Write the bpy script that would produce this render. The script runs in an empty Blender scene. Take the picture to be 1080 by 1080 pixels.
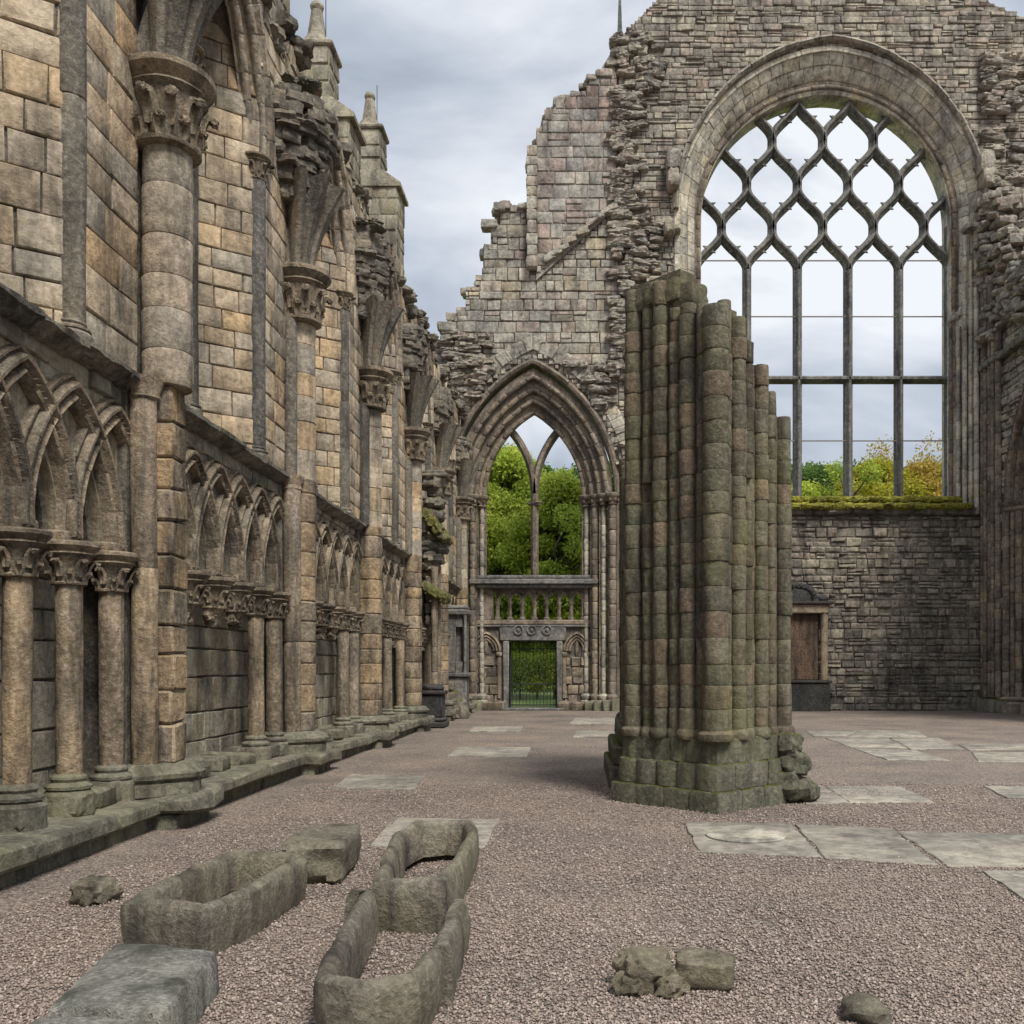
import bpy, math, random
import numpy as np
from mathutils import Vector, Matrix, noise
from mathutils.geometry import tessellate_polygon

R = math.radians
sc = bpy.context.scene
COL = sc.collection
PI = math.pi

# ---------------------------------------------------------------- camera, sky, sun, exposure
cam_d = bpy.data.cameras.new('camera')
cam = bpy.data.objects.new('camera', cam_d)
COL.objects.link(cam)
EYE = 1.4
cam.location = (0, 0, EYE)
cam.rotation_euler = (R(90), 0, 0)
cam_d.sensor_width = 36
cam_d.lens = 36 * 1000 / 1080
cam_d.shift_x = -75 / 1080
cam_d.shift_y = 165 / 1080
cam_d.clip_start = 0.05
cam_d.clip_end = 3000
sc.camera = cam

SUN_EL, SUN_AZ = 52, 150      # azimuth: degrees clockwise from +Y; the light comes from behind and to the right
w = bpy.data.worlds.new('World')
sc.world = w
w.use_nodes = True
wt = w.node_tree
wt.nodes.clear()
def wn(t, **k):
    n = wt.nodes.new(t)
    for a, b in k.items(): setattr(n, a, b)
    return n
wo = wn('ShaderNodeOutputWorld'); bg = wn('ShaderNodeBackground')
sky = wn('ShaderNodeTexSky', sky_type='NISHITA', sun_disc=False)
sky.sun_elevation = R(SUN_EL); sky.sun_rotation = R(SUN_AZ); sky.air_density = 1.0; sky.dust_density = 2.0
tc = wn('ShaderNodeTexCoord')
mp = wn('ShaderNodeMapping'); mp.inputs['Scale'].default_value = (1.0, 1.0, 2.1); mp.inputs['Location'].default_value = (0.35, 0.2, 0.55)
n1 = wn('ShaderNodeTexNoise'); n1.inputs['Scale'].default_value = 2.1; n1.inputs['Detail'].default_value = 9; n1.inputs['Roughness'].default_value = 0.5
n1.inputs['Distortion'].default_value = 0.35
rp = wn('ShaderNodeValToRGB')
e = rp.color_ramp.elements
e[0].position = 0.41; e[0].color = (4.6, 5.3, 6.3, 1)
e[1].position = 0.60; e[1].color = (12.2, 12.6, 13.2, 1)
m_ = rp.color_ramp.elements.new(0.5); m_.color = (7.6, 8.3, 9.4, 1)
sx = wn('ShaderNodeSeparateXYZ')
zr = wn('ShaderNodeMapRange'); zr.inputs['From Min'].default_value = 0.62; zr.inputs['From Max'].default_value = 1.0
zr.inputs['To Min'].default_value = 1.0; zr.inputs['To Max'].default_value = 2.0
vm = wn('ShaderNodeVectorMath', operation='SCALE')
mx = wn('ShaderNodeMix', data_type='RGBA'); mx.inputs['Factor'].default_value = 0.86
L = wt.links.new
L(tc.outputs['Generated'], mp.inputs['Vector']); L(mp.outputs[0], n1.inputs['Vector']); L(n1.outputs['Fac'], rp.inputs[0])
L(tc.outputs['Generated'], sx.inputs[0]); L(sx.outputs[2], zr.inputs['Value'])
L(rp.outputs[0], vm.inputs[0]); L(zr.outputs[0], vm.inputs['Scale'])
L(sky.outputs[0], mx.inputs[6]); L(vm.outputs[0], mx.inputs[7])
L(mx.outputs[2], bg.inputs[0]); bg.inputs[1].default_value = 0.055
L(bg.outputs[0], wo.inputs[0])

sd = bpy.data.lights.new('sun', 'SUN'); sd.energy = 2.7; sd.angle = R(18); sd.color = (1.0, 0.95, 0.87)
sun = bpy.data.objects.new('sun', sd); COL.objects.link(sun)
az = R(SUN_AZ); el = R(SUN_EL)
sdir = Vector((math.sin(az) * math.cos(el), math.cos(az) * math.cos(el), math.sin(el)))
sun.rotation_euler = (-sdir).to_track_quat('-Z', 'Y').to_euler()
sun.location = (5, -5, 30)

sc.view_settings.view_transform = 'Standard'
sc.view_settings.look = 'None'
sc.view_settings.exposure = 0.6
sc.view_settings.gamma = 1.0
sc.render.resolution_x = 1024; sc.render.resolution_y = 1024
sc.render.engine = 'CYCLES'

# ---------------------------------------------------------------- materials
def nodes_of(name):
    m = bpy.data.materials.new(name); m.use_nodes = True
    t = m.node_tree; b = t.nodes['Principled BSDF']
    def N(ty, **k):
        n = t.nodes.new(ty)
        for a, v in k.items():
            if a == 'i':
                for kk, vv in v.items(): n.inputs[kk].default_value = vv
            else: setattr(n, a, v)
        return n
    return m, t, b, N, t.links.new

def ramp(n, stops, interp='LINEAR'):
    cr = n.color_ramp; cr.interpolation = interp
    while len(cr.elements) > 1: cr.elements.remove(cr.elements[-1])
    p, c = stops[0]; cr.elements[0].position = p; cr.elements[0].color = tuple(c) + (1,) if hasattr(c, '__len__') else (c, c, c, 1)
    for p, c in stops[1:]:
        e_ = cr.elements.new(p); e_.color = tuple(c) + (1,) if hasattr(c, '__len__') else (c, c, c, 1)

def stone(name, cols, soot=0.4, sootcol=(0.035, 0.032, 0.028), moss=0.0, mosscol=(0.10, 0.11, 0.025), algae=0.0, algcol=(0.10, 0.105, 0.055),
          bump=0.5, fine=22.0, pits=0.5, rough=0.92, pale=0.25):
    m, t, b, N, K = nodes_of(name)
    g = N('ShaderNodeNewGeometry')
    cr = N('ShaderNodeValToRGB'); n = len(cols)
    ramp(cr, [(i / max(1, n - 1), c) for i, c in enumerate(cols)])
    oi = N('ShaderNodeObjectInfo'); af = N('ShaderNodeMath', operation='ADD'); K(g.outputs['Random Per Island'], af.inputs[0]); K(oi.outputs['Random'], af.inputs[1])
    fr_ = N('ShaderNodeMath', operation='FRACT'); K(af.outputs[0], fr_.inputs[0]); K(fr_.outputs[0], cr.inputs[0])
    big = N('ShaderNodeTexNoise', i={'Scale': 1.1, 'Detail': 6.0, 'Roughness': 0.62})
    K(g.outputs['Position'], big.inputs['Vector'])
    mid = N('ShaderNodeTexNoise', i={'Scale': 6.5, 'Detail': 8.0, 'Roughness': 0.65, 'Distortion': 0.4})
    K(g.outputs['Position'], mid.inputs['Vector'])
    fin = N('ShaderNodeTexNoise', i={'Scale': fine, 'Detail': 10.0, 'Roughness': 0.7})
    K(g.outputs['Position'], fin.inputs['Vector'])
    mpn = N('ShaderNodeMapping'); mpn.inputs['Scale'].default_value = (3.5, 3.5, 0.55)
    K(g.outputs['Position'], mpn.inputs[0])
    st = N('ShaderNodeTexNoise', i={'Scale': 1.0, 'Detail': 7.0, 'Roughness': 0.68}); K(mpn.outputs[0], st.inputs['Vector'])
    # fine value variation
    r2 = N('ShaderNodeValToRGB'); ramp(r2, [(0.28, 0.5), (0.5, 1.0), (0.74, 1.42)]); K(mid.outputs[0], r2.inputs[0])
    r3 = N('ShaderNodeValToRGB'); ramp(r3, [(0.3, 0.6), (0.55, 1.02), (0.72, 1.3)]); K(fin.outputs[0], r3.inputs[0])
    mu = N('ShaderNodeMix', data_type='RGBA', blend_type='MULTIPLY', i={'Factor': 1.0}); K(cr.outputs[0], mu.inputs[6]); K(r2.outputs[0], mu.inputs[7])
    mu2 = N('ShaderNodeMix', data_type='RGBA', blend_type='MULTIPLY', i={'Factor': 1.0}); K(mu.outputs[2], mu2.inputs[6]); K(r3.outputs[0], mu2.inputs[7])
    col = mu2.outputs[2]
    r0 = N('ShaderNodeValToRGB'); ramp(r0, [(0.33, (0.62, 0.62, 0.63)), (0.5, (1.0, 1.0, 1.0)), (0.66, (1.30, 1.26, 1.18))]); K(big.outputs[0], r0.inputs[0])
    mu0 = N('ShaderNodeMix', data_type='RGBA', blend_type='MULTIPLY', i={'Factor': 1.0}); K(col, mu0.inputs[6]); K(r0.outputs[0], mu0.inputs[7]); col = mu0.outputs[2]
    # pale weathered bloom
    rpz = N('ShaderNodeValToRGB'); ramp(rpz, [(0.5, 0.0), (0.72, pale)]); K(fin.outputs[0], rpz.inputs[0])
    pm = N('ShaderNodeMix', data_type='RGBA'); pm.inputs[7].default_value = (0.50, 0.47, 0.40, 1); K(rpz.outputs[0], pm.inputs[0]); K(col, pm.inputs[6]); col = pm.outputs[2]
    if algae:
        ra = N('ShaderNodeValToRGB'); ramp(ra, [(0.40, 0.0), (0.66, algae)]); K(big.outputs[0], ra.inputs[0])
        am = N('ShaderNodeMix', data_type='RGBA'); am.inputs[7].default_value = tuple(algcol) + (1,)
        K(ra.outputs[0], am.inputs[0]); K(col, am.inputs[6]); col = am.outputs[2]
    rs = N('ShaderNodeValToRGB'); ramp(rs, [(0.47, 0.0), (0.66, soot)]); K(st.outputs[0], rs.inputs[0])
    sm = N('ShaderNodeMix', data_type='RGBA'); sm.inputs[7].default_value = tuple(sootcol) + (1,)
    K(rs.outputs[0], sm.inputs[0]); K(col, sm.inputs[6]); col = sm.outputs[2]
    # dark mottling per mid noise
    rs2 = N('ShaderNodeValToRGB'); ramp(rs2, [(0.55, 0.0), (0.78, soot * 1.2)]); K(mid.outputs[0], rs2.inputs[0])
    sm2 = N('ShaderNodeMix', data_type='RGBA'); sm2.inputs[7].default_value = tuple(c * 1.3 for c in sootcol) + (1,)
    K(rs2.outputs[0], sm2.inputs[0]); K(col, sm2.inputs[6]); col = sm2.outputs[2]
    if moss:
        sp = N('ShaderNodeSeparateXYZ'); K(g.outputs['Normal'], sp.inputs[0])
        ad = N('ShaderNodeMath', operation='MULTIPLY_ADD'); ad.inputs[1].default_value = 0.55; K(sp.outputs[2], ad.inputs[0]); K(mid.outputs[0], ad.inputs[2])
        rm = N('ShaderNodeValToRGB'); ramp(rm, [(1.12 - moss * 0.55, 0.0), (1.19 - moss * 0.5, 1.0)]); K(ad.outputs[0], rm.inputs[0])
        mm = N('ShaderNodeMix', data_type='RGBA'); K(rm.outputs[0], mm.inputs[0]); K(col, mm.inputs[6])
        mc = N('ShaderNodeValToRGB'); ramp(mc, [(0.3, tuple(c * 0.45 for c in mosscol)), (0.7, mosscol)]); K(fin.outputs[0], mc.inputs[0]); K(mc.outputs[0], mm.inputs[7])
        col = mm.outputs[2]
    K(col, b.inputs['Base Color']); b.inputs['Roughness'].default_value = rough
    b.inputs['Specular IOR Level'].default_value = 0.25
    vo = N('ShaderNodeTexVoronoi', i={'Scale': fine * 1.4}); K(g.outputs['Position'], vo.inputs['Vector'])
    vr = N('ShaderNodeMapRange', i={1: 0.0, 2: 0.35, 3: 0.0, 4: pits * 0.35}); K(vo.outputs['Distance'], vr.inputs[0])
    a1 = N('ShaderNodeMath', operation='MULTIPLY_ADD'); a1.inputs[1].default_value = 1.4; K(mid.outputs[0], a1.inputs[0]); K(fin.outputs[0], a1.inputs[2])
    a2 = N('ShaderNodeMath', operation='ADD'); K(a1.outputs[0], a2.inputs[0]); K(vr.outputs[0], a2.inputs[1])
    bp = N('ShaderNodeBump', i={'Strength': bump, 'Distance': 0.03}); K(a2.outputs[0], bp.inputs['Height']); K(bp.outputs[0], b.inputs['Normal'])
    return m

def simple(name, col, rough=0.8, metal=0.0, var=0.3, sc_=8.0, bump=0.2):
    m, t, b, N, K = nodes_of(name)
    g = N('ShaderNodeNewGeometry')
    n = N('ShaderNodeTexNoise', i={'Scale': sc_, 'Detail': 8.0, 'Roughness': 0.65}); K(g.outputs['Position'], n.inputs['Vector'])
    c = N('ShaderNodeValToRGB'); ramp(c, [(0.25, tuple(x * (1 - var) for x in col)), (0.75, tuple(min(1, x * (1 + var)) for x in col))])
    K(n.outputs[0], c.inputs[0]); K(c.outputs[0], b.inputs['Base Color'])
    b.inputs['Roughness'].default_value = rough; b.inputs['Metallic'].default_value = metal
    bp = N('ShaderNodeBump', i={'Strength': bump, 'Distance': 0.02}); K(n.outputs[0], bp.inputs['Height']); K(bp.outputs[0], b.inputs['Normal'])
    return m

TAN = [(0.31, 0.27, 0.215), (0.54, 0.415, 0.275), (0.41, 0.34, 0.25), (0.58, 0.41, 0.235), (0.48, 0.405, 0.31), (0.34, 0.305, 0.25), (0.57, 0.465, 0.335), (0.43, 0.37, 0.295)]
M = {}
M['ashlar'] = stone('tan_ashlar', TAN, soot=0.65, algae=0.12, algcol=(0.2, 0.19, 0.14), bump=0.55, fine=18, moss=0.1)
M['mortar'] = stone('dark_mortar', [(0.12, 0.11, 0.09), (0.17, 0.155, 0.13)], soot=0.6, bump=0.7)
M['lower'] = stone('weathered_lower_ashlar', [(0.34, 0.31, 0.25), (0.40, 0.32, 0.22), (0.26, 0.24, 0.19), (0.44, 0.395, 0.31), (0.31, 0.29, 0.23)], soot=0.7, algae=0.45, algcol=(0.19, 0.20, 0.13), bump=0.6, moss=0.15)
M['brown'] = stone('brown_pier_stone', [(0.25, 0.195, 0.135), (0.37, 0.265, 0.155), (0.19, 0.155, 0.115), (0.30, 0.245, 0.18), (0.42, 0.295, 0.155)], soot=0.95, bump=0.75, pale=0.35)
M['shaft'] = stone('brown_shaft_stone', [(0.31, 0.235, 0.155), (0.25, 0.205, 0.155), (0.38, 0.285, 0.175)], soot=0.95, sootcol=(0.045, 0.04, 0.034), bump=0.7, pale=0.5)
M['darkshaft_recess_shade'] = stone('dark_grey_shaft_stone_and_recess_shade', [(0.15, 0.138, 0.118), (0.20, 0.175, 0.14), (0.125, 0.12, 0.11)], soot=0.8, bump=0.55, pale=0.35)  # dark grey shafts; also paints recess shade on the inner lancet mouldings
M['column'] = stone('pinkish_column_stone', [(0.34, 0.29, 0.23), (0.44, 0.36, 0.27), (0.39, 0.33, 0.25), (0.30, 0.265, 0.215)], soot=0.75, bump=0.6)
M['carve'] = stone('carved_stone', [(0.24, 0.195, 0.14), (0.32, 0.25, 0.175), (0.19, 0.165, 0.125)], soot=0.9, bump=0.8, fine=30, pale=0.35)
M['plinth'] = stone('greenish_plinth_stone', [(0.16, 0.15, 0.115), (0.21, 0.20, 0.15), (0.26, 0.235, 0.18)], soot=0.7, algae=0.6, algcol=(0.14, 0.145, 0.085), moss=0.08, bump=0.7)
M['string'] = stone('mossy_string_stone', [(0.15, 0.145, 0.12), (0.22, 0.21, 0.17)], soot=0.8, moss=0.45, bump=0.8)
M['rubble'] = stone('dark_rubble_stone', [(0.12, 0.115, 0.10), (0.20, 0.18, 0.145), (0.26, 0.225, 0.175), (0.155, 0.145, 0.12)], soot=0.6, moss=0.38, bump=0.8)
M['gable'] = stone('grey_pink_rubble', [(0.23, 0.22, 0.19), (0.37, 0.34, 0.28), (0.29, 0.255, 0.215), (0.42, 0.375, 0.29), (0.27, 0.26, 0.23), (0.33, 0.265, 0.22), (0.33, 0.31, 0.265)], soot=0.65, bump=0.9, fine=9, pale=0.4)
M['aisleend'] = stone('pale_grey_ashlar', [(0.34, 0.325, 0.28), (0.44, 0.41, 0.34), (0.31, 0.295, 0.255), (0.37, 0.30, 0.255), (0.50, 0.465, 0.39), (0.27, 0.26, 0.23), (0.42, 0.36, 0.26)], soot=0.6, bump=0.8, fine=9, pale=0.4)
M['towerst'] = stone('tower_ashlar', [(0.28, 0.275, 0.255), (0.37, 0.355, 0.31), (0.31, 0.23, 0.20), (0.33, 0.315, 0.28), (0.24, 0.235, 0.22)], soot=0.5, bump=0.5, fine=9)
M['under'] = stone('sooty_rubble', [(0.15, 0.14, 0.12), (0.25, 0.225, 0.185), (0.38, 0.34, 0.26), (0.18, 0.165, 0.14), (0.30, 0.245, 0.205), (0.21, 0.19, 0.16)], soot=0.75, algae=0.15, bump=0.9, fine=9, pale=.4)
M['voussoir'] = stone('cream_voussoir', [(0.47, 0.44, 0.37), (0.62, 0.58, 0.48), (0.52, 0.45, 0.33), (0.42, 0.40, 0.34), (0.60, 0.56, 0.47)], soot=0.55, bump=0.7, fine=9, pale=0.4)
M['brownvous'] = stone('brown_voussoir', [(0.185, 0.15, 0.118), (0.27, 0.225, 0.175), (0.145, 0.122, 0.10), (0.30, 0.24, 0.17)], soot=0.65, bump=0.5, fine=9)
M['tracery'] = stone('grey_tracery', [(0.145, 0.142, 0.135), (0.20, 0.195, 0.18)], soot=0.55, bump=0.5, fine=9, pale=0.25)
M['pier'] = stone('green_stained_pier', [(0.175, 0.16, 0.115), (0.115, 0.11, 0.07), (0.24, 0.175, 0.12), (0.135, 0.125, 0.085), (0.21, 0.185, 0.13), (0.14, 0.135, 0.08)], soot=0.8, algae=0.5, algcol=(0.105, 0.103, 0.048), bump=0.7, fine=24, moss=0.12, pale=0.2)
M['pierbase'] = stone('green_pier_base', [(0.125, 0.12, 0.085), (0.155, 0.15, 0.105), (0.18, 0.165, 0.13)], soot=0.6, algae=0.75, algcol=(0.095, 0.10, 0.05), moss=0.22, bump=0.8)
M['coffin'] = stone('coffin_stone', [(0.23, 0.20, 0.155), (0.28, 0.245, 0.19)], soot=0.85, algae=0.5, algcol=(0.10, 0.105, 0.055), moss=0.02, bump=1.0, fine=30, pale=0.35)
M['slabstone'] = stone('lichen_slab_stone', [(0.27, 0.265, 0.235), (0.31, 0.30, 0.26)], soot=0.85, sootcol=(0.05, 0.052, 0.038), moss=0, bump=1.0, fine=42, pale=0.75, pits=1.0)
M['flag'] = stone('flagstone', [(0.26, 0.24, 0.20), (0.33, 0.30, 0.25), (0.29, 0.265, 0.22)], soot=0.6, sootcol=(0.09, 0.085, 0.075), bump=0.35, fine=14, pale=0.25)
M['warmrock'] = stone('warm_rubble_stone', [(0.25, 0.215, 0.15), (0.28, 0.235, 0.155)], soot=0.5, algae=0.3, moss=0.0, bump=1.0, fine=30)
M['moss'] = stone('moss_cushion', [(0.22, 0.225, 0.035), (0.30, 0.28, 0.045), (0.15, 0.165, 0.035)], soot=0.3, bump=1.0, fine=26, pale=0)
M['dullmoss'] = stone('dull_moss', [(0.12, 0.125, 0.04), (0.18, 0.17, 0.05), (0.14, 0.13, 0.08)], soot=0.6, bump=1.0, fine=30, pale=0.1)
M['black'] = stone('soot_black_stone', [(0.035, 0.035, 0.033), (0.055, 0.052, 0.05)], soot=0.4, bump=0.5, pale=0.1)
M['rust'] = stone('rust_stained_panel', [(0.085, 0.047, 0.03), (0.12, 0.075, 0.05)], soot=1.0, sootcol=(0.02, 0.017, 0.015), bump=0.4, pale=0.3)
M['iron'] = simple('black_iron', (0.02, 0.02, 0.022), rough=0.6, var=0.3)
M['saddle'] = simple('rusty_saddle_bar', (0.16, 0.14, 0.12), rough=0.7)
M['bark'] = simple('bark', (0.09, 0.075, 0.055), rough=0.95, sc_=6, bump=0.6)
M['lawn'] = simple('lawn', (0.16, 0.23, 0.05), rough=0.95, sc_=20, bump=0.6)

def leafmat(name, cols):
    m, t, b, N, K = nodes_of(name)
    g = N('ShaderNodeNewGeometry'); cr = N('ShaderNodeValToRGB')
    ramp(cr, [(i / (len(cols) - 1), c) for i, c in enumerate(cols)])
    nz = N('ShaderNodeTexNoise', i={'Scale': 0.5, 'Detail': 3.0}); K(g.outputs['Position'], nz.inputs['Vector'])
    a = N('ShaderNodeMath', operation='MULTIPLY_ADD'); a.inputs[1].default_value = 0.5; K(g.outputs['Random Per Island'], a.inputs[0]); 
    s = N('ShaderNodeMath', operation='MULTIPLY_ADD'); s.inputs[1].default_value = 1.3; s.inputs[2].default_value = -0.4; K(nz.outputs[0], s.inputs[0]); K(s.outputs[0], a.inputs[2])
    K(a.outputs[0], cr.inputs[0]); K(cr.outputs[0], b.inputs['Base Color']); b.inputs['Roughness'].default_value = 0.6
    tr = N('ShaderNodeBsdfTranslucent'); K(cr.outputs[0], tr.inputs[0])
    ms = N('ShaderNodeMixShader'); ms.inputs[0].default_value = 0.45
    K(b.outputs[0], ms.inputs[1]); K(tr.outputs[0], ms.inputs[2])
    K(ms.outputs[0], t.nodes['Material Output'].inputs[0])
    return m
M['leaf_green'] = leafmat('yellow_green_leaves', [(0.14, 0.20, 0.03), (0.32, 0.42, 0.055), (0.48, 0.56, 0.08), (0.56, 0.59, 0.10)])
M['leaf_dark'] = leafmat('dark_green_leaves', [(0.035, 0.08, 0.02), (0.07, 0.14, 0.03), (0.11, 0.19, 0.04)])
M['leaf_mid'] = leafmat('mid_green_leaves', [(0.05, 0.11, 0.025), (0.12, 0.21, 0.04), (0.20, 0.30, 0.06)])
M['leaf_yellow'] = leafmat('yellow_leaves', [(0.20, 0.24, 0.03), (0.44, 0.42, 0.04), (0.56, 0.48, 0.05)])
M['leaf_orange'] = leafmat('orange_leaves', [(0.20, 0.20, 0.03), (0.42, 0.36, 0.05), (0.46, 0.30, 0.07), (0.36, 0.38, 0.05)])

def gravel_mat():
    m, t, b, N, K = nodes_of('gravel_ground')
    g = N('ShaderNodeNewGeometry')
    v = N('ShaderNodeTexVoronoi', i={'Scale': 62.0, 'Randomness': 1.0}); K(g.outputs['Position'], v.inputs['Vector'])
    v2 = N('ShaderNodeTexVoronoi', i={'Scale': 23.0, 'Randomness': 1.0}); K(g.outputs['Position'], v2.inputs['Vector'])
    sep = N('ShaderNodeSeparateColor'); K(v.outputs['Color'], sep.inputs[0])
    cr = N('ShaderNodeValToRGB'); ramp(cr, [(0, (0.14, 0.108, 0.09)), (0.3, (0.27, 0.207, 0.168)), (0.55, (0.39, 0.305, 0.25)), (0.8, (0.33, 0.28, 0.235)), (1, (0.55, 0.475, 0.40))])
    K(sep.outputs[0], cr.inputs[0])
    dk = N('ShaderNodeMapRange', i={1: 0.2, 2: 0.75, 3: 1.0, 4: 0.35}); K(v.outputs['Distance'], dk.inputs[0])
    mu = N('ShaderNodeMix', data_type='RGBA', blend_type='MULTIPLY', i={'Factor': 1.0}); K(cr.outputs[0], mu.inputs[6]); K(dk.outputs[0], mu.inputs[7])
    nz = N('ShaderNodeTexNoise', i={'Scale': 0.7, 'Detail': 7.0, 'Roughness': 0.65}); K(g.outputs['Position'], nz.inputs['Vector'])
    r = N('ShaderNodeValToRGB'); ramp(r, [(0.3, (0.55, 0.56, 0.54)), (0.48, (0.92, 0.92, 0.92)), (0.6, (1.08, 1.05, 1.0)), (0.72, (1.35, 1.28, 1.18))]); K(nz.outputs[0], r.inputs[0])
    m2 = N('ShaderNodeMix', data_type='RGBA', blend_type='MULTIPLY', i={'Factor': 1.0}); K(mu.outputs[2], m2.inputs[6]); K(r.outputs[0], m2.inputs[7])
    K(m2.outputs[2], b.inputs['Base Color']); b.inputs['Roughness'].default_value = 0.9
    a = N('ShaderNodeMath', operation='ADD'); K(v.outputs['Distance'], a.inputs[0]); K(v2.outputs['Distance'], a.inputs[1])
    bp = N('ShaderNodeBump', i={'Strength': 0.9, 'Distance': 0.012}, invert=True); K(a.outputs[0], bp.inputs['Height']); K(bp.outputs[0], b.inputs['Normal'])
    return m
M['gravel'] = gravel_mat()
def pebble_mat():
    m, t, b, N, K = nodes_of('pebbles')
    g = N('ShaderNodeNewGeometry'); cr = N('ShaderNodeValToRGB')
    ramp(cr, [(0, (0.12, 0.092, 0.08)), (0.25, (0.21, 0.158, 0.132)), (0.5, (0.31, 0.238, 0.20)), (0.75, (0.26, 0.21, 0.18)), (0.92, (0.38, 0.31, 0.262)), (1, (0.47, 0.40, 0.345))])
    K(g.outputs['Random Per Island'], cr.inputs[0]); K(cr.outputs[0], b.inputs['Base Color']); b.inputs['Roughness'].default_value = 0.8
    return m
M['pebble'] = pebble_mat()

# ---------------------------------------------------------------- mesh helpers
WL = {}          # world location of each root / part
def tag(o, label=None, cat=None, group=None, kind=None):
    if label: o['label'] = label
    if cat: o['category'] = cat
    if group: o['group'] = group
    if kind: o['kind'] = kind
    return o
def root(name, loc, label, cat, group=None):
    o = bpy.data.objects.new(name, None); o.empty_display_size = 0.2
    COL.objects.link(o); o.location = loc; WL[o.name] = Vector(loc)
    return tag(o, label, cat, group)
def link_obj(name, data, parent=None, loc=(0, 0, 0)):
    o = bpy.data.objects.new(name, data); COL.objects.link(o)
    loc = Vector(loc)
    if parent is not None:
        o.parent = parent; o.location = loc - WL[parent.name]
    else: o.location = loc
    WL[o.name] = loc
    return o

class MB:
    def __init__(s): s.v = []; s.f = []
    def add(s, vs, fs):
        b = len(s.v); s.v.extend(vs)
        s.f.extend([tuple(i + b for i in f) for f in fs])
    def build(s, name, mat, parent=None, loc=(0, 0, 0), smooth=True, local=False, sharp=38):
        """vertices are in world space unless local"""
        me = bpy.data.meshes.new(name)
        L_ = Vector((0, 0, 0)) if local else Vector(loc)
        if not local and L_.length > 0: vs = [(a[0] - L_.x, a[1] - L_.y, a[2] - L_.z) for a in s.v]
        else: vs = [tuple(a) for a in s.v]
        me.from_pydata(vs, [], s.f); me.materials.append(mat)
        if smooth: me.polygons.foreach_set('use_smooth', [True] * len(me.polygons))
        me.update()
        if smooth: me.set_sharp_from_angle(angle=R(sharp))
        return link_obj(name, me, parent, loc)

Z = Vector((0, 0, 1))
class Frame:
    def __init__(s, O, U, N): s.O = Vector(O); s.U = Vector(U).normalized(); s.N = Vector(N).normalized()
    def p(s, u, v, n=0.0): return s.O + s.U * u + Z * v + s.N * n

def block(mb, F, u0, u1, v0, v1, D, rng, rough=0.01, gap=0.008, bev=0.018, res=0.2, n0=0.0):
    W, H = u1 - u0, v1 - v0
    if W < 0.03 or H < 0.02: return
    bev = min(bev, W * 0.25, H * 0.25)
    nx = min(6, max(2, int(W / res) + 1)); ny = min(5, max(2, int(H / res) + 1))
    def ts(n, S):
        g_ = gap / S; e_ = (gap + bev) / S
        return [g_, g_ + 0.25 * bev / S] + [e_ + (1 - 2 * e_) * i / (n - 1) for i in range(n)] + [1 - g_ - 0.25 * bev / S, 1 - g_]
    tu, tv = ts(nx, W), ts(ny, H)
    j = [(rng.uniform(-1, 1) * min(0.012, rough * 1.2), rng.uniform(-1, 1) * min(0.012, rough * 1.2)) for _ in range(4)]
    off = n0 + rng.uniform(-1, 1) * rough
    ta, tb = rng.uniform(-1, 1) * rough * 0.6, rng.uniform(-1, 1) * rough * 0.6
    sx_, sy_ = rng.uniform(0, 99), rng.uniform(0, 99)
    vs = []; A = len(tu); B = len(tv)
    for jy, b_ in enumerate(tv):
        for ix, a_ in enumerate(tu):
            ju = j[0][0] * (1 - a_) * (1 - b_) + j[1][0] * a_ * (1 - b_) + j[2][0] * a_ * b_ + j[3][0] * (1 - a_) * b_
            jv = j[0][1] * (1 - a_) * (1 - b_) + j[1][1] * a_ * (1 - b_) + j[2][1] * a_ * b_ + j[3][1] * (1 - a_) * b_
            ex = min(ix, A - 1 - ix); ey = min(jy, B - 1 - jy); k = min(ex, ey)
            if k == 0: d = -0.02
            elif k == 1: d = D - min(0.4 * D, 0.02) + off
            else: d = D + off + ta * (a_ - 0.5) * 2 + tb * (b_ - 0.5) * 2 + noise.noise(Vector((sx_ + a_ * W * 5, sy_ + b_ * H * 5, 0))) * rough * 1.6
            vs.append(F.p(u0 + a_ * W + ju, v0 + b_ * H + jv, d))
    fs = [(jy * A + ix, jy * A + ix + 1, (jy + 1) * A + ix + 1, (jy + 1) * A + ix) for jy in range(B - 1) for ix in range(A - 1)]
    mb.add(vs, fs)

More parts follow.
